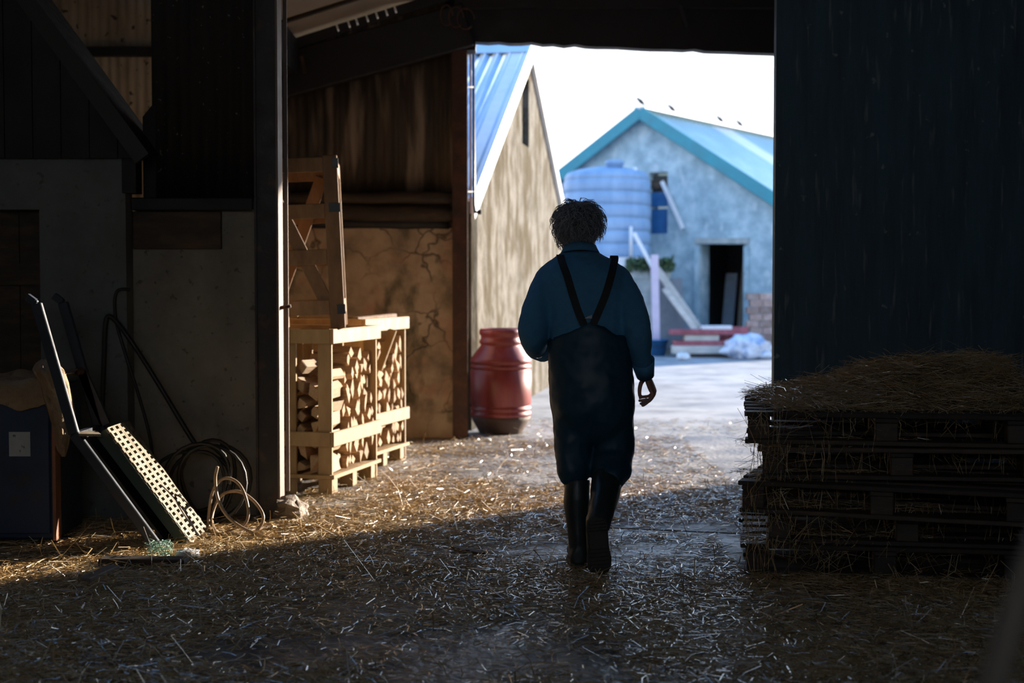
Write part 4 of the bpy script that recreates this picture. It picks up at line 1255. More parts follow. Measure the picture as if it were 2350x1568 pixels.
# hooked bar and dark tube at the plinth wall
WY = 7.83
def wp(px, py, Y=WY): return P(px, py, Y)
MB().tube(spline([wp(299, 665), wp(280, 664), wp(267, 672), wp(263, 700), wp(268, 745), wp(290, 820), wp(322, 920), wp(345, 1010), wp(352, 1100, 7.8), P(356, 1190, 7.8)], 6), 0.009, 8).build('hooked_bar', M['black_rubber'], label='dark hooked bar standing against the plinth wall', cat='bar')
MB().tube(spline([wp(234, 950, 7.8), wp(238, 840), wp(242, 745), wp(252, 727), wp(275, 748), wp(320, 812), wp(372, 895), wp(420, 975), wp(456, 1032)], 6), 0.014, 8).build('dark_tube', M['black_rubber'], label='thick dark tube looped high and sloping down the plinth wall', cat='hose')  # one tube along an upright and a slanting dark line
# heap of black cable beside the wall
mb = MB()
cc = P(465, 1110, 7.75)
pts = []
for i in range(150):
    t = i * 2 * PI / 24
    k = i / 150
    pts.append(Vector((cc.x + (0.17 + 0.05 * math.sin(t * 0.37)) * math.cos(t) + 0.05 * math.sin(k * 9), 7.62 + 0.20 * k + 0.03 * math.sin(t * 2), 0.235 + (0.19 + 0.03 * math.sin(t * 0.21 + 1)) * math.sin(t) )))
zm = min(p.z for p in pts)
for p in pts: p.z += 0.012 - zm
mb.tube(pts, 0.010, 7)
mb.build('cable_coil', M['black_rubber'], label='coil of black cable slumped against the plinth wall', cat='cable')
pth = [P(499, 1071, 7.42), P(494, 1100, 7.42), P(500, 1145, 7.4), P(522, 1185, 7.36), P(560, 1214, 7.3), G(610, 1233, .01), G(655, 1239, .01), G(700, 1235, .01), G(722, 1219, .01), G(700, 1208, .01), G(640, 1208, .01), G(585, 1216, .01),
       G(530, 1226, .01), G(490, 1222, .01), P(478, 1205, 7.5), P(485, 1140, 7.5), P(500, 1108, 7.5), P(522, 1098, 7.5), P(547, 1110, 7.48), P(563, 1140, 7.45), P(570, 1178, 7.42), P(560, 1204, 7.4), G(525, 1220, .012), G(500, 1226, .012), P(486, 1190, 7.55), P(505, 1140, 7.6),
       P(545, 1128, 7.5), P(580, 1148, 7.48), P(602, 1178, 7.44), P(602, 1200, 7.42), G(588, 1219, .012)]
MB().tube(spline(pth, 7), 0.0085, 8).build('garden_hose', M['hose'], label='loose tan hose looping on the straw at the foot of the plinth wall', cat='hose')

# boards, twine and fleece on the floor
stick('floor_plank', G(232, 1288, .022), G(428, 1290, .022), 0.09, 0.036, M['old_timber'], 'long dark plank flat on the straw before the trolley', 'plank')
stick('wood_offcut', G(192, 1334, .02), G(262, 1303, .03), 0.06, 0.028, M['pole_wood'], 'short grey wood offcut lying in the straw at lower left', 'offcut')
tw = []
tcn = G(380, 1272)
for i in range(120):
    t = i * 0.62
    tw.append(Vector((tcn.x + 0.045 * math.sin(t) + 0.02 * math.sin(2.7 * t), tcn.y - 0.12 + 0.03 * math.cos(1.3 * t), 0.055 + 0.025 * math.cos(t * 0.9) + 0.012 * math.sin(2.1 * t))))
MB().tube(spline(tw, 3), 0.0018, 4).build('twine_tangle', M['twine'], label='tangle of pale green baler twine at the foot of the trolley', cat='twine')
fz = G(424, 1286)
crumple('fleece_scrap', (fz.x, fz.y + 0.05, 0.02), (0.06, 0.05, 0.022), M['fluff'], 'scrap of white fleece at the end of the dark floor plank', 'fleece', 2.0, 20, 10)
pc = G(1120, 1014)
crumple('paper_scrap', (pc.x, pc.y, 0.01), (0.03, 0.03, 0.014), M['white_paint'], 'small white scrap on the floor before the red barrel', 'litter', 6.0, 12, 7)
stick('bark_chip', G(1042, 1258, .012), G(1112, 1272, .01), 0.05, 0.018, M['old_timber'], 'dark chip of bark on the open floor between the trolley and the man', 'bark')

# puddle
pu = G(1606, 1468)
mb = MB()
n_ = 22
vs = [(pu.x, pu.y, 0.0035)]
for k in range(n_):
    a = 2 * PI * k / n_
    r_ = 1 + 0.4 * noise.noise(Vector((math.cos(a) * 1.5, math.sin(a) * 1.5, 3)))
    vs.append((pu.x + 0.05 * r_ * math.cos(a), pu.y + 0.075 * r_ * math.sin(a), 0.0035))
mb.add(vs, [(0, i + 1, (i + 1) % n_ + 1) for i in range(n_)])
mb.build('puddle', M['water'], label='small shining puddle in the straw between man and viewer', cat='puddle')

# ================================================================== PALLETS
def make_pallet(loc, rot, label, cut=0.0):
    o = thing('pallet', label, 'pallet', loc, rot=rot, group='stacked pallets')
    L, D = 1.25, 0.95
    for k in range(6):
        y = 0.0 + k * (D - 0.10) / 5
        MB().bx(0 + rnd.uniform(-0.01, 0.012), L, y, y + 0.10, 0.122, 0.142).build('deck_board', M['pallet'], o, bevel=0.003, local=True)
    for x in (0.02, L / 2 - 0.05, L - 0.12):
        MB().bx(x, x + 0.10, 0.005, D - 0.005, 0.102, 0.1215).build('stringer_board', M['pallet'], o, bevel=0.003, local=True)
        for y in (0.01, D / 2 - 0.05, D - 0.11):
            MB().bx(x + 0.002, x + 0.098, y, y + 0.10, 0.0205, 0.1015).build('block', M['pallet'], o, bevel=0.004, local=True)
    for y in (0.01, D / 2 - 0.05, D - 0.11):
        MB().bx(0.01, L - 0.01, y, y + 0.10, 0.0, 0.02).build('bottom_board', M['pallet'], o, bevel=0.003, local=True)
    return o
PY = 6.32
h_ = 0.143
make_pallet((P(1706, 0, PY).x + 0.01, PY, 0.004), (0, 0, -0.15), 'lowest dark pallet of the stack, half buried in straw')
make_pallet((P(1764, 0, PY).x, PY + 0.02, 0.004 + h_), (0, 0, -0.17), 'second pallet from the bottom of the dark stack')
make_pallet((P(1696, 0, PY).x, PY - 0.03, 0.005 + 2 * h_), (0, 0, -0.34), 'middle pallet of the dark stack, its corner jutting toward the man')
make_pallet((P(1746, 0, PY).x, PY + 0.0, 0.008 + 3 * h_), (0, -0.012, -0.20), 'second pallet from the top of the stack with a pale end block')
make_pallet((P(1712, 0, PY).x, PY + 0.01, 0.022 + 4 * h_), (0, 0, -0.18), 'topmost pallet of the dark stack, carrying the straw heap')

# straw heap on the pallets
hx0, hx1, hy0, hy1 = P(1768, 0, 6.6).x, 2.35, PY + 0.03, PY + 0.95
hz0 = 0.022 + 4 * h_ + 0.143
def heap(x, y):
    t = (x - hx0) / (hx1 - hx0)
    prof = 0.004 + 0.15 * min(1, max(0, t) * 1.9) ** 1.1 + 0.07 * max(0, t - 0.4)
    e_ = min(1, max(0, (y - hy0) / 0.32)) * min(1, max(0, (hy1 - y) / 0.2))
    return hz0 + 0.004 + prof * e_ ** 0.7 * (1 + 0.25 * noise.noise(Vector((x * 5, y * 5, 1))))
mb = MB()
nx, ny = 40, 28
vs = [(hx0 + (hx1 - hx0) * i / nx, hy0 + (hy1 - hy0) * j / ny, heap(hx0 + (hx1 - hx0) * i / nx, hy0 + (hy1 - hy0) * j / ny)) for i in range(nx + 1) for j in range(ny + 1)]
mb.add(vs, [(i * (ny + 1) + j, (i + 1) * (ny + 1) + j, (i + 1) * (ny + 1) + j + 1, i * (ny + 1) + j + 1) for i in range(nx) for j in range(ny)], True)
hp = mb.build('straw_heap', M['straw_dark'], label='heap of loose straw on top of the stacked pallets', cat='straw', kind='stuff')
n_ = 6500
xs = nrs.uniform(hx0 + 0.02, hx1, n_); ys = nrs.uniform(hy0 - 0.03, hy1, n_)
zs_ = np.array([heap(x, y) for x, y in zip(xs, ys)]) + nrs.exponential(0.010, n_)
s1 = straw_mesh('stalks', np.stack([xs, ys, zs_], 1), nrs.rand(n_) * 2 * PI, nrs.normal(0, 0.22, n_), nrs.uniform(0.06, 0.22, n_), nrs.uniform(0.0010, 0.0021, n_), nrs.normal(0, 0.12, n_), M['straw'])
s1['kind'] = 'stuff'; s1.parent = hp; s1.matrix_parent_inverse = MW[hp.name].inverted()
# stalks hanging from the pallet edges
n_ = 700
zi = nrs.choice([h_ * 1, h_ * 2, h_ * 3, h_ * 4, h_ * 5 + 0.01], n_)
xs = P(1715, 0, PY).x + nrs.rand(n_) ** 1.3 * 1.2
ys = PY - 0.045 + nrs.normal(0, 0.02, n_)
ln = nrs.uniform(0.05, 0.22, n_)
s2 = straw_mesh('hanging_stalks', np.stack([xs, ys, zi + 0.01 - ln * 0.32], 1), nrs.rand(n_) * 2 * PI, nrs.normal(0, 0.35, n_) + nrs.choice([1.35, -1.35, 0.15, 0.9], n_), ln, nrs.uniform(0.0009, 0.0018, n_), nrs.normal(0, 0.12, n_), M['straw'])
s2['kind'] = 'stuff'; s2.parent = hp; s2.matrix_parent_inverse = MW[hp.name].inverted()
# straw lying inside pallet layers
n_ = 1500
zi = nrs.choice([h_ * 1, h_ * 2, h_ * 3, h_ * 4], n_) + 0.008
xs = P(1712, 0, PY).x + nrs.rand(n_) * 0.9; ys = PY + nrs.uniform(-0.02, 0.3, n_)
s3 = straw_mesh('tucked_stalks', np.stack([xs, ys, zi + nrs.exponential(0.006, n_)], 1), nrs.rand(n_) * 2 * PI, nrs.normal(0, 0.1, n_), nrs.uniform(0.04, 0.14, n_), nrs.uniform(0.0009, 0.0018, n_), nrs.normal(0, 0.12, n_), M['straw'])
s3['kind'] = 'stuff'; s3.parent = hp; s3.matrix_parent_inverse = MW[hp.name].inverted()

# out of focus handle at the very front right
MB().tube([(0.24, 1.45, 0.0), (0.44, 1.43, 0.75), (0.66, 1.40, 1.5)], 0.014, 10).build('tool_handle', M['pole_wood'], label='out of focus wooden handle at the lower right corner of the view', cat='handle')

# ================================================================== LOOSE STRAW ON THE FLOOR
def floor_straw():
    P_, out_w = [], []
    n_target = 95000
    out_ = []
    tries = 0
    while len(out_) < n_target and tries < 20:
        tries += 1
        m_ = 90000
        Y_ = 3.9 + (13.6 - 3.9) * nrs.rand(m_) ** 1.25
        X_ = (nrs.rand(m_) * 2 - 1) * (Y_ * 0.40 + 0.2)
        keep = nrs.rand(m_)
        for x, y, k in zip(X_, Y_, keep):
            d = 0.55 + 0.9 * noise.noise(Vector((x * 0.9, y * 0.9, 0.3))) + 0.6 * noise.noise(Vector((x * 2.7, y * 2.7, 4.0)))
            if y > 9.5: d *= 0.55
            if y > 12: d *= 0.35
            if x < -0.9 and y < 7.2: d += 0.25
            if x > 0.9 and y < 6.4: d += 0.3
            if k < max(0.06, d):
                if x > 1.05 and 6.3 < y < 7.3: continue
                if y > 7.82 and y < 8.3 and (x < -1.3 or x > 1.45): continue
                if y > 8.0 and (x < -1.3 or x > 1.45) and y < 12.2: continue
                if y > 12 and x < -0.3: continue
                out_.append((x, y, k))
                if len(out_) >= n_target: break
    a = np.array(out_)
    n = len(a)
    z = 0.004 + nrs.exponential(0.006, n)
    yaw = nrs.rand(n) * 2 * PI
    pit = np.where(nrs.rand(n) < 0.08, nrs.normal(0, 0.5, n), nrs.normal(0, 0.10, n))
    ln = np.clip(nrs.lognormal(-2.85, 0.55, n), 0.018, 0.24)
    z = np.maximum(z, np.abs(np.sin(pit)) * ln * 0.5 + 0.003)
    wd = nrs.uniform(0.0014, 0.0031, n)
    return straw_mesh('loose_straw', np.stack([a[:, 0], a[:, 1], z], 1), yaw, pit, ln, wd, nrs.normal(0, 0.10, n), M['straw'])
fs_ = floor_straw()
props(fs_, 'loose golden straw scattered over the barn floor', 'straw', None, 'stuff')

# ================================================================== MAN
SK = 6.55 / FPX
def Q(px, py, Y=6.55): return P(px, py, Y)

def ring_e(c, a, b, n=28, lean=0.0, e=2.3):
    out = []
    for k in range(n):
        t = 2 * PI * k / n
        ct, st_ = math.cos(t), math.sin(t)
        out.append(Vector((c.x + a * math.copysign(abs(ct) ** (2 / e), ct), c.y + b * math.copysign(abs(st_) ** (2 / e), st_), c.z + lean * st_)))
    return out

# ---- body, one continuous skin
mb = MB()
def limb(pts, rs, n=12): mb.tube(spline(pts, 4), [r_ for r_ in np.interp(np.linspace(0, 1, (len(pts) - 1) * 4 + 1), np.linspace(0, 1, len(pts)), rs)], n)
torso = [(960, 1358, 80, .10, 6.55), (900, 1356, 84, .11, 6.55), (820, 1352, 78, .10, 6.55), (740, 1346, 80, .105, 6.57), (670, 1340, 88, .11, 6.59), (625, 1337, 70, .09, 6.61), (600, 1335, 48, .08, 6.63), (575, 1332, 28, .058, 6.655), (545, 1330, 27, .056, 6.67)]
mb.rings([ring_e(Q(cx_, py, yy), a_ * SK, b_) for py, cx_, a_, b_, yy in torso])
hc = Q(1328, 527, 6.69)
mb.ell(hc, (0.076, 0.098, 0.108))
mb.ell(hc + Vector((0, 0.045, -0.055)), (0.058, 0.062, 0.062))
mb.tube([hc + Vector((0, 0.095, 0.015)), hc + Vector((0, 0.122, -0.025)), hc + Vector((0, 0.105, -0.035))], [0.010, 0.017, 0.012], 10)
for sx_ in (-1, 1):
    mb.ell(hc + Vector((sx_ * 0.078, 0.005, -0.012)), (0.012, 0.022, 0.034))
    mb.ell(hc + Vector((sx_ * 0.030, 0.090, 0.010)), (0.014, 0.010, 0.010))
    mb.ell(hc + Vector((sx_ * 0.030, 0.092, 0.028)), (0.02, 0.010, 0.007))
mb.ell(hc + Vector((0, 0.104, -0.062)), (0.024, 0.010, 0.007))
mb.ell(hc + Vector((0, 0.103, -0.074)), (0.021, 0.011, 0.008))
limb([Q(1272, 632, 6.60), Q(1236, 686, 6.57), Q(1213, 755, 6.53), Q(1232, 795, 6.67), Q(1246, 803, 6.78)], [.030, .044, .042, .037, .028])
limb([Q(1404, 632, 6.60), Q(1445, 692, 6.56), Q(1466, 762, 6.50), Q(1475, 815, 6.56), Q(1482, 862, 6.62)], [.030, .044, .042, .036, .027])
limb([Q(1314, 930, 6.54), Q(1314, 1010, 6.54), Q(1316, 1080, 6.53), Q(1324, 1150, 6.5), Q(1329, 1270, 6.49)], [.088, .072, .055, .050, .035])
limb([Q(1400, 930, 6.56), Q(1402, 1000, 6.60), Q(1402, 1050, 6.58), Q(1388, 1130, 6.38), Q(1374, 1195, 6.25)], [.088, .076, .058, .050, .035])
mb.tube([Q(1329, 1290, 6.47), Q(1328, 1298, 6.60), Q(1326, 1302, 6.68)], [.034, .034, .026], 10)
mb.tube([Q(1373, 1205, 6.27), Q(1376, 1255, 6.325), Q(1379, 1290, 6.345)], [.032, .030, .022], 10)
# right hand
HY = 6.63
def palm(w0, k0, wid0, wid1, th, side):
    """flattened palm from wrist w0 to knuckles k0; side = direction across the knuckles"""
    pts = [w0.lerp(k0, t) for t in (0, 0.3, 0.65, 1.0)]
    d = (k0 - w0).normalized()
    s_ = (side - d * side.dot(d)).normalized()
    nn_ = d.cross(s_)
    ws = [wid0, (wid0 + wid1) / 2, wid1, wid1 * 0.94]
    mb.rings([[p + s_ * (w_ * math.cos(2 * PI * k / 12)) + nn_ * (th * math.sin(2 * PI * k / 12)) for k in range(12)] for p, w_ in zip(pts, ws)])
wr_ = Q(1483, 860, HY - 0.01)
kn = Q(1498, 896, HY)
sd2 = (Q(1493, 905, HY - 0.035) - Q(1499, 887, HY + 0.035))
palm(wr_, kn, 0.027, 0.040, 0.015, sd2)
def finger(pts, r0, r1):
    p = spline(pts, 3)
    mb.tube(p, [r0 + (r1 - r0) * i / (len(p) - 1) for i in range(len(p))], 9)
finger([Q(1497, 886, HY + .033), Q(1500, 893, HY + .034), Q(1492, 908, HY + .03), Q(1477, 911, HY + .02), Q(1466, 914, HY + .012)], .0098, .0072)
finger([Q(1498, 891, HY + .012), Q(1503, 898, HY + .012), Q(1494, 915, HY + .008), Q(1476, 919, HY - .002), Q(1465, 920, HY - .008)], .0100, .0074)
finger([Q(1496, 895, HY - .010), Q(1502, 903, HY - .010), Q(1491, 920, HY - .014), Q(1477, 926, HY - .02), Q(1468, 927, HY - .026)], .0096, .0070)
finger([Q(1493, 898, HY - .030), Q(1498, 906, HY - .031), Q(1488, 922, HY - .034), Q(1478, 930, HY - .038), Q(1472, 932, HY - .042)], .0086, .0062)
finger([Q(1480, 868, HY + .012), Q(1472, 878, HY + .03), Q(1468, 892, HY + .034), Q(1468, 906, HY + .03), Q(1471, 914, HY + .026)], .0125, .0085)
# left hand, in front of the hip
wl, kl = Q(1246, 803, 6.78), Q(1259, 800, 6.87)
palm(wl, kl, 0.027, 0.040, 0.015, Vector((0.1, -0.2, 1)))
for k, dz2 in enumerate((0.03, 0.011, -0.01, -0.029)):
    f0 = kl + Vector((0, 0, dz2))
    finger([f0 - Vector((0.01, 0.01, 0)), f0 + Vector((0.02, 0.02, -0.002)), f0 + Vector((0.05, 0.012, -0.006)), f0 + Vector((0.058, -0.018, -0.008)), f0 + Vector((0.045, -0.034, -0.008))], (.0098, .0100, .0096, .0086)[k], .007)
finger([wl + Vector((0.01, 0.01, 0.02)), wl + Vector((0.03, 0.02, 0.045)), wl + Vector((0.055, 0.04, 0.052)), wl + Vector((0.075, 0.05, 0.045))], .0125, .0085)
man = mb.build('person', M['skin'], label='grey-haired man seen from behind walking out in dark bib overalls and boots', cat='person')
smoothmods(man, 0.0042, 3, 0.5)

# ---- shirt
mb = MB()
TS = [(845, 1353, 88, .118, 6.55), (800, 1352, 89, .122, 6.55), (760, 1350, 90, .128, 6.555), (700, 1345, 94, .135, 6.57), (655, 1340, 98, .138, 6.585), (628, 1338, 100, .132, 6.60), (610, 1336.5, 93, .122, 6.612), (597, 1335, 76, .105, 6.625), (587, 1333, 56, .09, 6.64), (577, 1332, 40, .078, 6.65)]
mb.rings([ring_e(Q(cx_, py, yy), a_ * SK, b_, e=2.2, lean=0.0) for py, cx_, a_, b_, yy in TS])
def sleeve(pts, rs):
    p = spline(pts, 5)
    r_ = list(np.interp(np.linspace(0, 1, len(p)), np.linspace(0, 1, len(rs)), rs))
    mb.tube(p, r_, 18)
sleeve([Q(1282, 622, 6.61), Q(1256, 640, 6.60), Q(1240, 682, 6.57), Q(1225, 738, 6.53), Q(1222, 770, 6.55), Q(1229, 795, 6.64), Q(1238, 803, 6.72)], [.050, .064, .070, .070, .067, .058, .046])
sleeve([Q(1396, 622, 6.61), Q(1418, 638, 6.60), Q(1443, 690, 6.55), Q(1463, 752, 6.49), Q(1470, 800, 6.52), Q(1476, 836, 6.57), Q(1480, 853, 6.60)], [.050, .062, .066, .062, .055, .046, .036])
shirt = mb.build('shirt', M['shirt'], man)
smoothmods(shirt, 0.009, 11, 0.6, [(0.16, 0.022), (0.05, 0.008)])
# collar, yoke seam
mb = MB()
rg = []
for py, a_, b_, yy in ((584, 47, .092, 6.648), (575, 42, .086, 6.655), (566, 38, .080, 6.662)):
    rg.append(ring_e(Q(1331, py, yy), a_ * SK, b_, 28, lean=-0.022, e=2.0))
mb.rings(rg, True, False)
colr_ = mb.build('collar', M['shirt'], shirt)
sdm = colr_.modifiers.new('thick', 'SOLIDIFY'); sdm.thickness = 0.006
# cuffs
mb = MB(); mb.tube([Q(1233, 799, 6.68), Q(1247, 806, 6.755)], [.050, .047], 18, caps=False)
cf = mb.build('cuff', M['shirt'], shirt); sdm = cf.modifiers.new('thick', 'SOLIDIFY'); sdm.thickness = 0.006
mb = MB(); mb.tube([Q(1475, 828, 6.56), Q(1481, 862, 6.61)], [.050, .036], 18, caps=False)
cf = mb.build('cuff', M['shirt'], shirt); sdm = cf.modifiers.new('thick', 'SOLIDIFY'); sdm.thickness = 0.006

# ---- bib overalls
mb = MB()
OV_ = [(1015, 1358, 56, .07, 6.555), (990, 1360, 76, .115, 6.555), (965, 1360, 88, .138, 6.555), (940, 1359.5, 95, .148, 6.55), (890, 1357, 97, .150, 6.55), (840, 1354, 96, .143, 6.55), (800, 1352, 95.5, .139, 6.55), (770, 1351, 93, .139, 6.553)]
rgs = [ring_e(Q(cx_, py, yy), a_ * SK, b_, 40, e=2.3) for py, cx_, a_, b_, yy in OV_]
# top edge: peak at the middle of the back and front, low at the sides
for lift, off in ((0.45, 0.0), (0.8, 0.0), (1.0, -0.004)):
    ring = []
    for k in range(40):
        t = 2 * PI * k / 40
        pk = (1 - min(1.0, abs(math.cos(t)) ** 0.87 * 1.02)) ** 1.15
        zt = Q(0, 782, 6.55).z + (Q(0, 729, 6.55).z - Q(0, 782, 6.55).z) * pk
        zb_ = rgs[7][k].z
        py_ = 782 - 53 * pk * lift
        cxv = np.interp(py_, [700, 760, 800], [1345, 1350, 1352]); av = np.interp(py_, [700, 770, 800], [95, 92.5, 95]); bv_ = np.interp(py_, [700, 770], [.146, .139]); yv = np.interp(py_, [700, 770], [6.568, 6.553])
        q = ring_e(Q(cxv, 782, yv), av * SK + off, bv_ + off, 40, e=2.3)[k]
        q.z = max(zb_ + 0.002 * lift, zb_ + (zt - zb_) * lift)
        ring.append(q)
    rgs.append(ring)
mb.rings(rgs)
sleeve([Q(1314, 935, 6.55), Q(1314, 1000, 6.54), Q(1314, 1050, 6.53), Q(1315, 1085, 6.52), Q(1321, 1102, 6.515), Q(1325, 1112, 6.51)], [.100, .090, .083, .078, .066, .050])
sleeve([Q(1403, 935, 6.56), Q(1405, 1000, 6.58), Q(1404, 1045, 6.58), Q(1402, 1078, 6.51), Q(1398, 1096, 6.46), Q(1394, 1112, 6.42)], [.106, .104, .104, .094, .080, .064])
ovl = mb.build('bib_overalls', M['overalls'], man)
smoothmods(ovl, 0.009, 9, 0.6, [(0.20, 0.024), (0.07, 0.014)])
# straps
def back_y(px, py):
    cxv = np.interp(py, [577, 587, 597, 610, 628, 655, 700, 760, 800], [1332, 1333, 1335, 1336.5, 1338, 1340, 1345, 1350, 1352])
    av = np.interp(py, [577, 587, 597, 610, 628, 655, 700, 760, 800], [40, 56, 76, 93, 100, 98, 94, 90, 89])
    bv_ = np.interp(py, [577, 587, 597, 610, 628, 655, 700, 760, 800], [.078, .09, .105, .122, .132, .138, .135, .128, .122])
    yv = np.interp(py, [577, 587, 597, 610, 628, 655, 700, 760, 800], [6.65, 6.64, 6.625, 6.612, 6.60, 6.585, 6.57, 6.555, 6.55])
    f_ = min(0.98, abs((px - cxv) / av))
    return yv - bv_ * (1 - f_ ** 2.2) ** (1 / 2.2)
for pts, nm in (([(1340, 745), (1327, 715), (1314, 675), (1302, 635), (1292, 608), (1287, 592)], 'strap'), ([(1361, 745), (1374, 715), (1390, 675), (1402, 635), (1408, 610), (1411, 594)], 'strap')):
    path = [Q(px, py, back_y(px, py) - 0.014) for px, py in pts]
    top = path[-1]
    path += [top + Vector((0, 0.05, 0.014)), top + Vector((0, 0.12, 0.0)), top + Vector((0.01 * (1 if top.x < 0.35 else -1), 0.20, -0.09))]
    path = spline(path, 5)
    L_, R_ = [], []
    mb = MB()
    for i, p in enumerate(path):
        d = (path[min(i + 1, len(path) - 1)] - path[max(0, i - 1)]).normalized()
        out_n = Vector((0, -1, 0.25)) if i < len(path) * 0.66 else Vector((0, 0.3, 1))
        s_ = d.cross(out_n).normalized() * 0.017
        n2_ = s_.cross(d).normalized() * 0.002
        rgx = [p - s_ - n2_, p + s_ - n2_, p + s_ + n2_, p - s_ + n2_]
        L_.append(rgx)
    mb.rings(L_, False)
    mb.build(nm, M['strap'], man)
wall_poly([(-0.017, 0), (0.017, 0), (0.017, 0.017), (0.006, 0.011), (-0.001, 0.009)], [], Q(1350, 731, back_y(1350, 731) - 0.021), (1, 0, 0), (0, -0.05, 1), 0.004).build('buckle_tab', M['metal_pale'], man)['label'] = 'pale patch where the straps meet'
# side buckle
MB().lathe([(0.008, 0), (0.008, 0.006), (0.002, 0.007)], 10, Q(1448, 793, 6.53)).build('side_button', M['metal_pale'], man)

# ---- boots
def boot(shaft, rs, foot_rings, sole_rings):
    global mb
    mb = MB()
    p = spline(shaft, 4)
    mb.tube(p, list(np.interp(np.linspace(0, 1, len(p)), np.linspace(0, 1, len(rs)), rs)), 18)
    mb.rings(foot_rings)
    b_ = mb.build('boot', M['boot'], man)
    smoothmods(b_, 0.0065, 4, 0.5, [(0.09, 0.008)])
    m2 = MB(); m2.rings(sole_rings)
    s_ = m2.build('sole', M['sole'], b_)
    return b_
def oval(c, ax, ay, a_, b_, n=16, e=2.6):
    out_ = []
    for k in range(n):
        t = 2 * PI * k / n
        ct, st_ = math.cos(t), math.sin(t)
        out_.append(c + ax * (a_ * math.copysign(abs(ct) ** (2 / e), ct)) + ay * (b_ * math.copysign(abs(st_) ** (2 / e), st_)))
    return out_
EX, EZ = Vector((1, 0, 0)), Vector((0, 0, 1))
# left boot: flat on the floor, pointing away
lx_ = Q(1329, 0, 6.5).x
fr_ = [oval(Vector((lx_, 6.44 + dy, zc_)), EX, EZ, a_, b_) for dy, zc_, a_, b_ in ((0.0, 0.060, .030, .036), (0.02, 0.066, .040, .045), (0.10, 0.072, .043, .050), (0.18, 0.062, .046, .040), (0.25, 0.050, .046, .028), (0.285, 0.045, .030, .018))]
sr_ = [oval(Vector((lx_, 6.432 + dy, 0.014)), EX, EZ, a_, .013, e=5) for dy, a_ in ((0.0, .030), (0.012, .042), (0.08, .043), (0.13, .040), (0.21, .050), (0.27, .045), (0.30, .025))]
boot([Q(1325, 1100, 6.515), Q(1323, 1150, 6.50), Q(1326, 1210, 6.49), Q(1329, 1262, 6.485), Q(1329, 1292, 6.48)], [.060, .060, .050, .045, .043], fr_, sr_)
# right boot: heel lifted, sole to the viewer
hp_, tp_ = Q(1369, 1192, 6.205), Vector((Q(1381, 0, 6.29).x, 6.30, 0.012))
fd = (tp_ - hp_).normalized()
ay = Vector((0, 1, 0)); ay = (ay - fd * ay.dot(fd)).normalized()
ax = fd.cross(ay).normalized()
FL = (tp_ - hp_).length
fr_ = [oval(hp_ + fd * (FL * t) + ay * yc_, ax, ay, a_, b_) for t, yc_, a_, b_ in ((0.02, .050, .036, .038), (0.12, .058, .046, .048), (0.35, .062, .049, .052), (0.62, .056, .052, .045), (0.85, .044, .050, .032), (0.98, .036, .032, .020))]
sr_ = [oval(hp_ + fd * (FL * t) + ay * 0.008, ax, ay, a_, .012, e=4) for t, a_ in ((-0.015, .028), (0.03, .042), (0.15, .049), (0.38, .047), (0.5, .046), (0.72, .056), (0.9, .052), (0.985, .036), (1.005, .02))]
rbt = boot([Q(1393, 1098, 6.46), Q(1389, 1130, 6.39), Q(1382, 1165, 6.31), Q(1375, 1195, 6.265), Q(1372, 1215, 6.26)], [.072, .068, .060, .054, .050], fr_, sr_)
sole_r = rbt.children[0]
for t, a_ in ((0.04, .034), (0.10, .042), (0.16, .045), (0.22, .045), (0.55, .044), (0.62, .048), (0.69, .050), (0.76, .050), (0.83, .048), (0.90, .044)):
    pc_ = hp_ + fd * (FL * t) - ay * 0.006
    MB().bar(pc_ - ax * a_ * 0.9, pc_ + ax * a_ * 0.9, 0.011, 0.008, ay).build('tread', M['sole'], rbt)

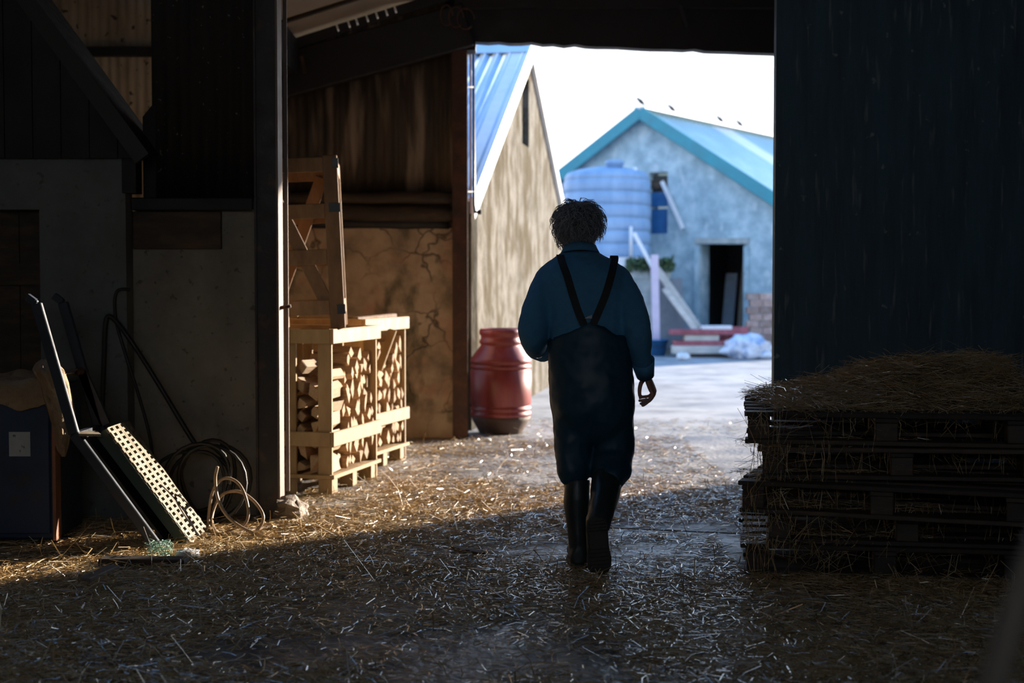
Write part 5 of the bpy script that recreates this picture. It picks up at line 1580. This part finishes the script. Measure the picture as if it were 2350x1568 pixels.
# ---- hair
mb = MB()
rings = []
nu, nv = 30, 18
for i in range(1, nv):
    a = PI * i / nv
    ring = []
    for k in range(nu):
        q = Vector((math.sin(a) * math.cos(2 * PI * k / nu), math.sin(a) * math.sin(2 * PI * k / nu), -math.cos(a)))
        s_ = 1 + 0.20 * noise.noise(q * 2.6 + Vector((4, 0, 0))) + 0.16 * noise.noise(q * 6)
        front = max(0, q.y) * (0.25 if q.z < 0.2 else 0.0)
        ring.append(hc + Vector((-0.002, -0.014, 0.014)) + Vector((q.x * 0.087, q.y * (0.103 - 0.05 * front * 2), q.z * 0.103)) * s_ - Vector((0, front * 0.12, 0)))
    rings.append(ring)
mb.rings(rings)
hair = mb.build('hair', M['hair_base'], man)
mb = MB()
hr = random.Random(5)
for i in range(2600):
    th = hr.uniform(0, 2 * PI)
    zz = hr.uniform(-0.75, 1.0)
    q = Vector((math.sqrt(1 - zz * zz) * math.cos(th), math.sqrt(1 - zz * zz) * math.sin(th), zz))
    flick = i < 110
    if flick:
        q = (Vector((-0.85, -0.15, -0.42)) if i < 60 else Vector((0.72, -0.1, 0.62))) + Vector((hr.uniform(-.3, .3), hr.uniform(-.4, .4), hr.uniform(-.3, .3)))
        q.normalize()
    if q.y > 0.35 and zz < 0.25: continue
    base = hc + Vector((-0.002, -0.014, 0.014)) + Vector((q.x * 0.090, q.y * 0.104, q.z * 0.106))
    tang = Vector((0, 0, -1)) - q * (-q.z)
    tang = (tang.normalized() if tang.length > 0.05 else Vector((1, 0, 0)))
    tang = (tang + Vector((hr.uniform(-.9, .9), hr.uniform(-.9, .9), hr.uniform(-.2, .5)))).normalized()
    tang = (tang - q * tang.dot(q)).normalized()
    L = hr.uniform(0.05, 0.105)
    wild = hr.random() < 0.42 or flick
    side = q.cross(tang).normalized()
    p = base.copy()
    lift = hr.uniform(0.7, 1.3) if wild else 0.4
    if q.z < -0.05 and not flick:
        lift *= 0.35
        L *= 0.7
    if q.z > 0.5: lift *= 1.25
    pts = [p.copy()]
    ph = hr.uniform(0, 6.28); wv = hr.uniform(5, 11); am = hr.uniform(0.25, 0.9)
    for s_i in range(9):
        t = s_i / 8
        d = tang * (1 - 0.2 * t) + q * (lift * (1 - 1.6 * t)) + side * (am * math.sin(ph + wv * t)) + q * (0.5 * am * math.cos(ph + wv * t))
        p = p + d.normalized() * L / 9
        pts.append(p.copy())
    mb.tube(pts, [0.0015, 0.0016, 0.0016, 0.0016, 0.0015, 0.0014, 0.0013, 0.0012, 0.0009, 0.0005], 3, caps=False)
hs = mb.build('curls', M['hair'], hair)
hs['kind'] = 'stuff'
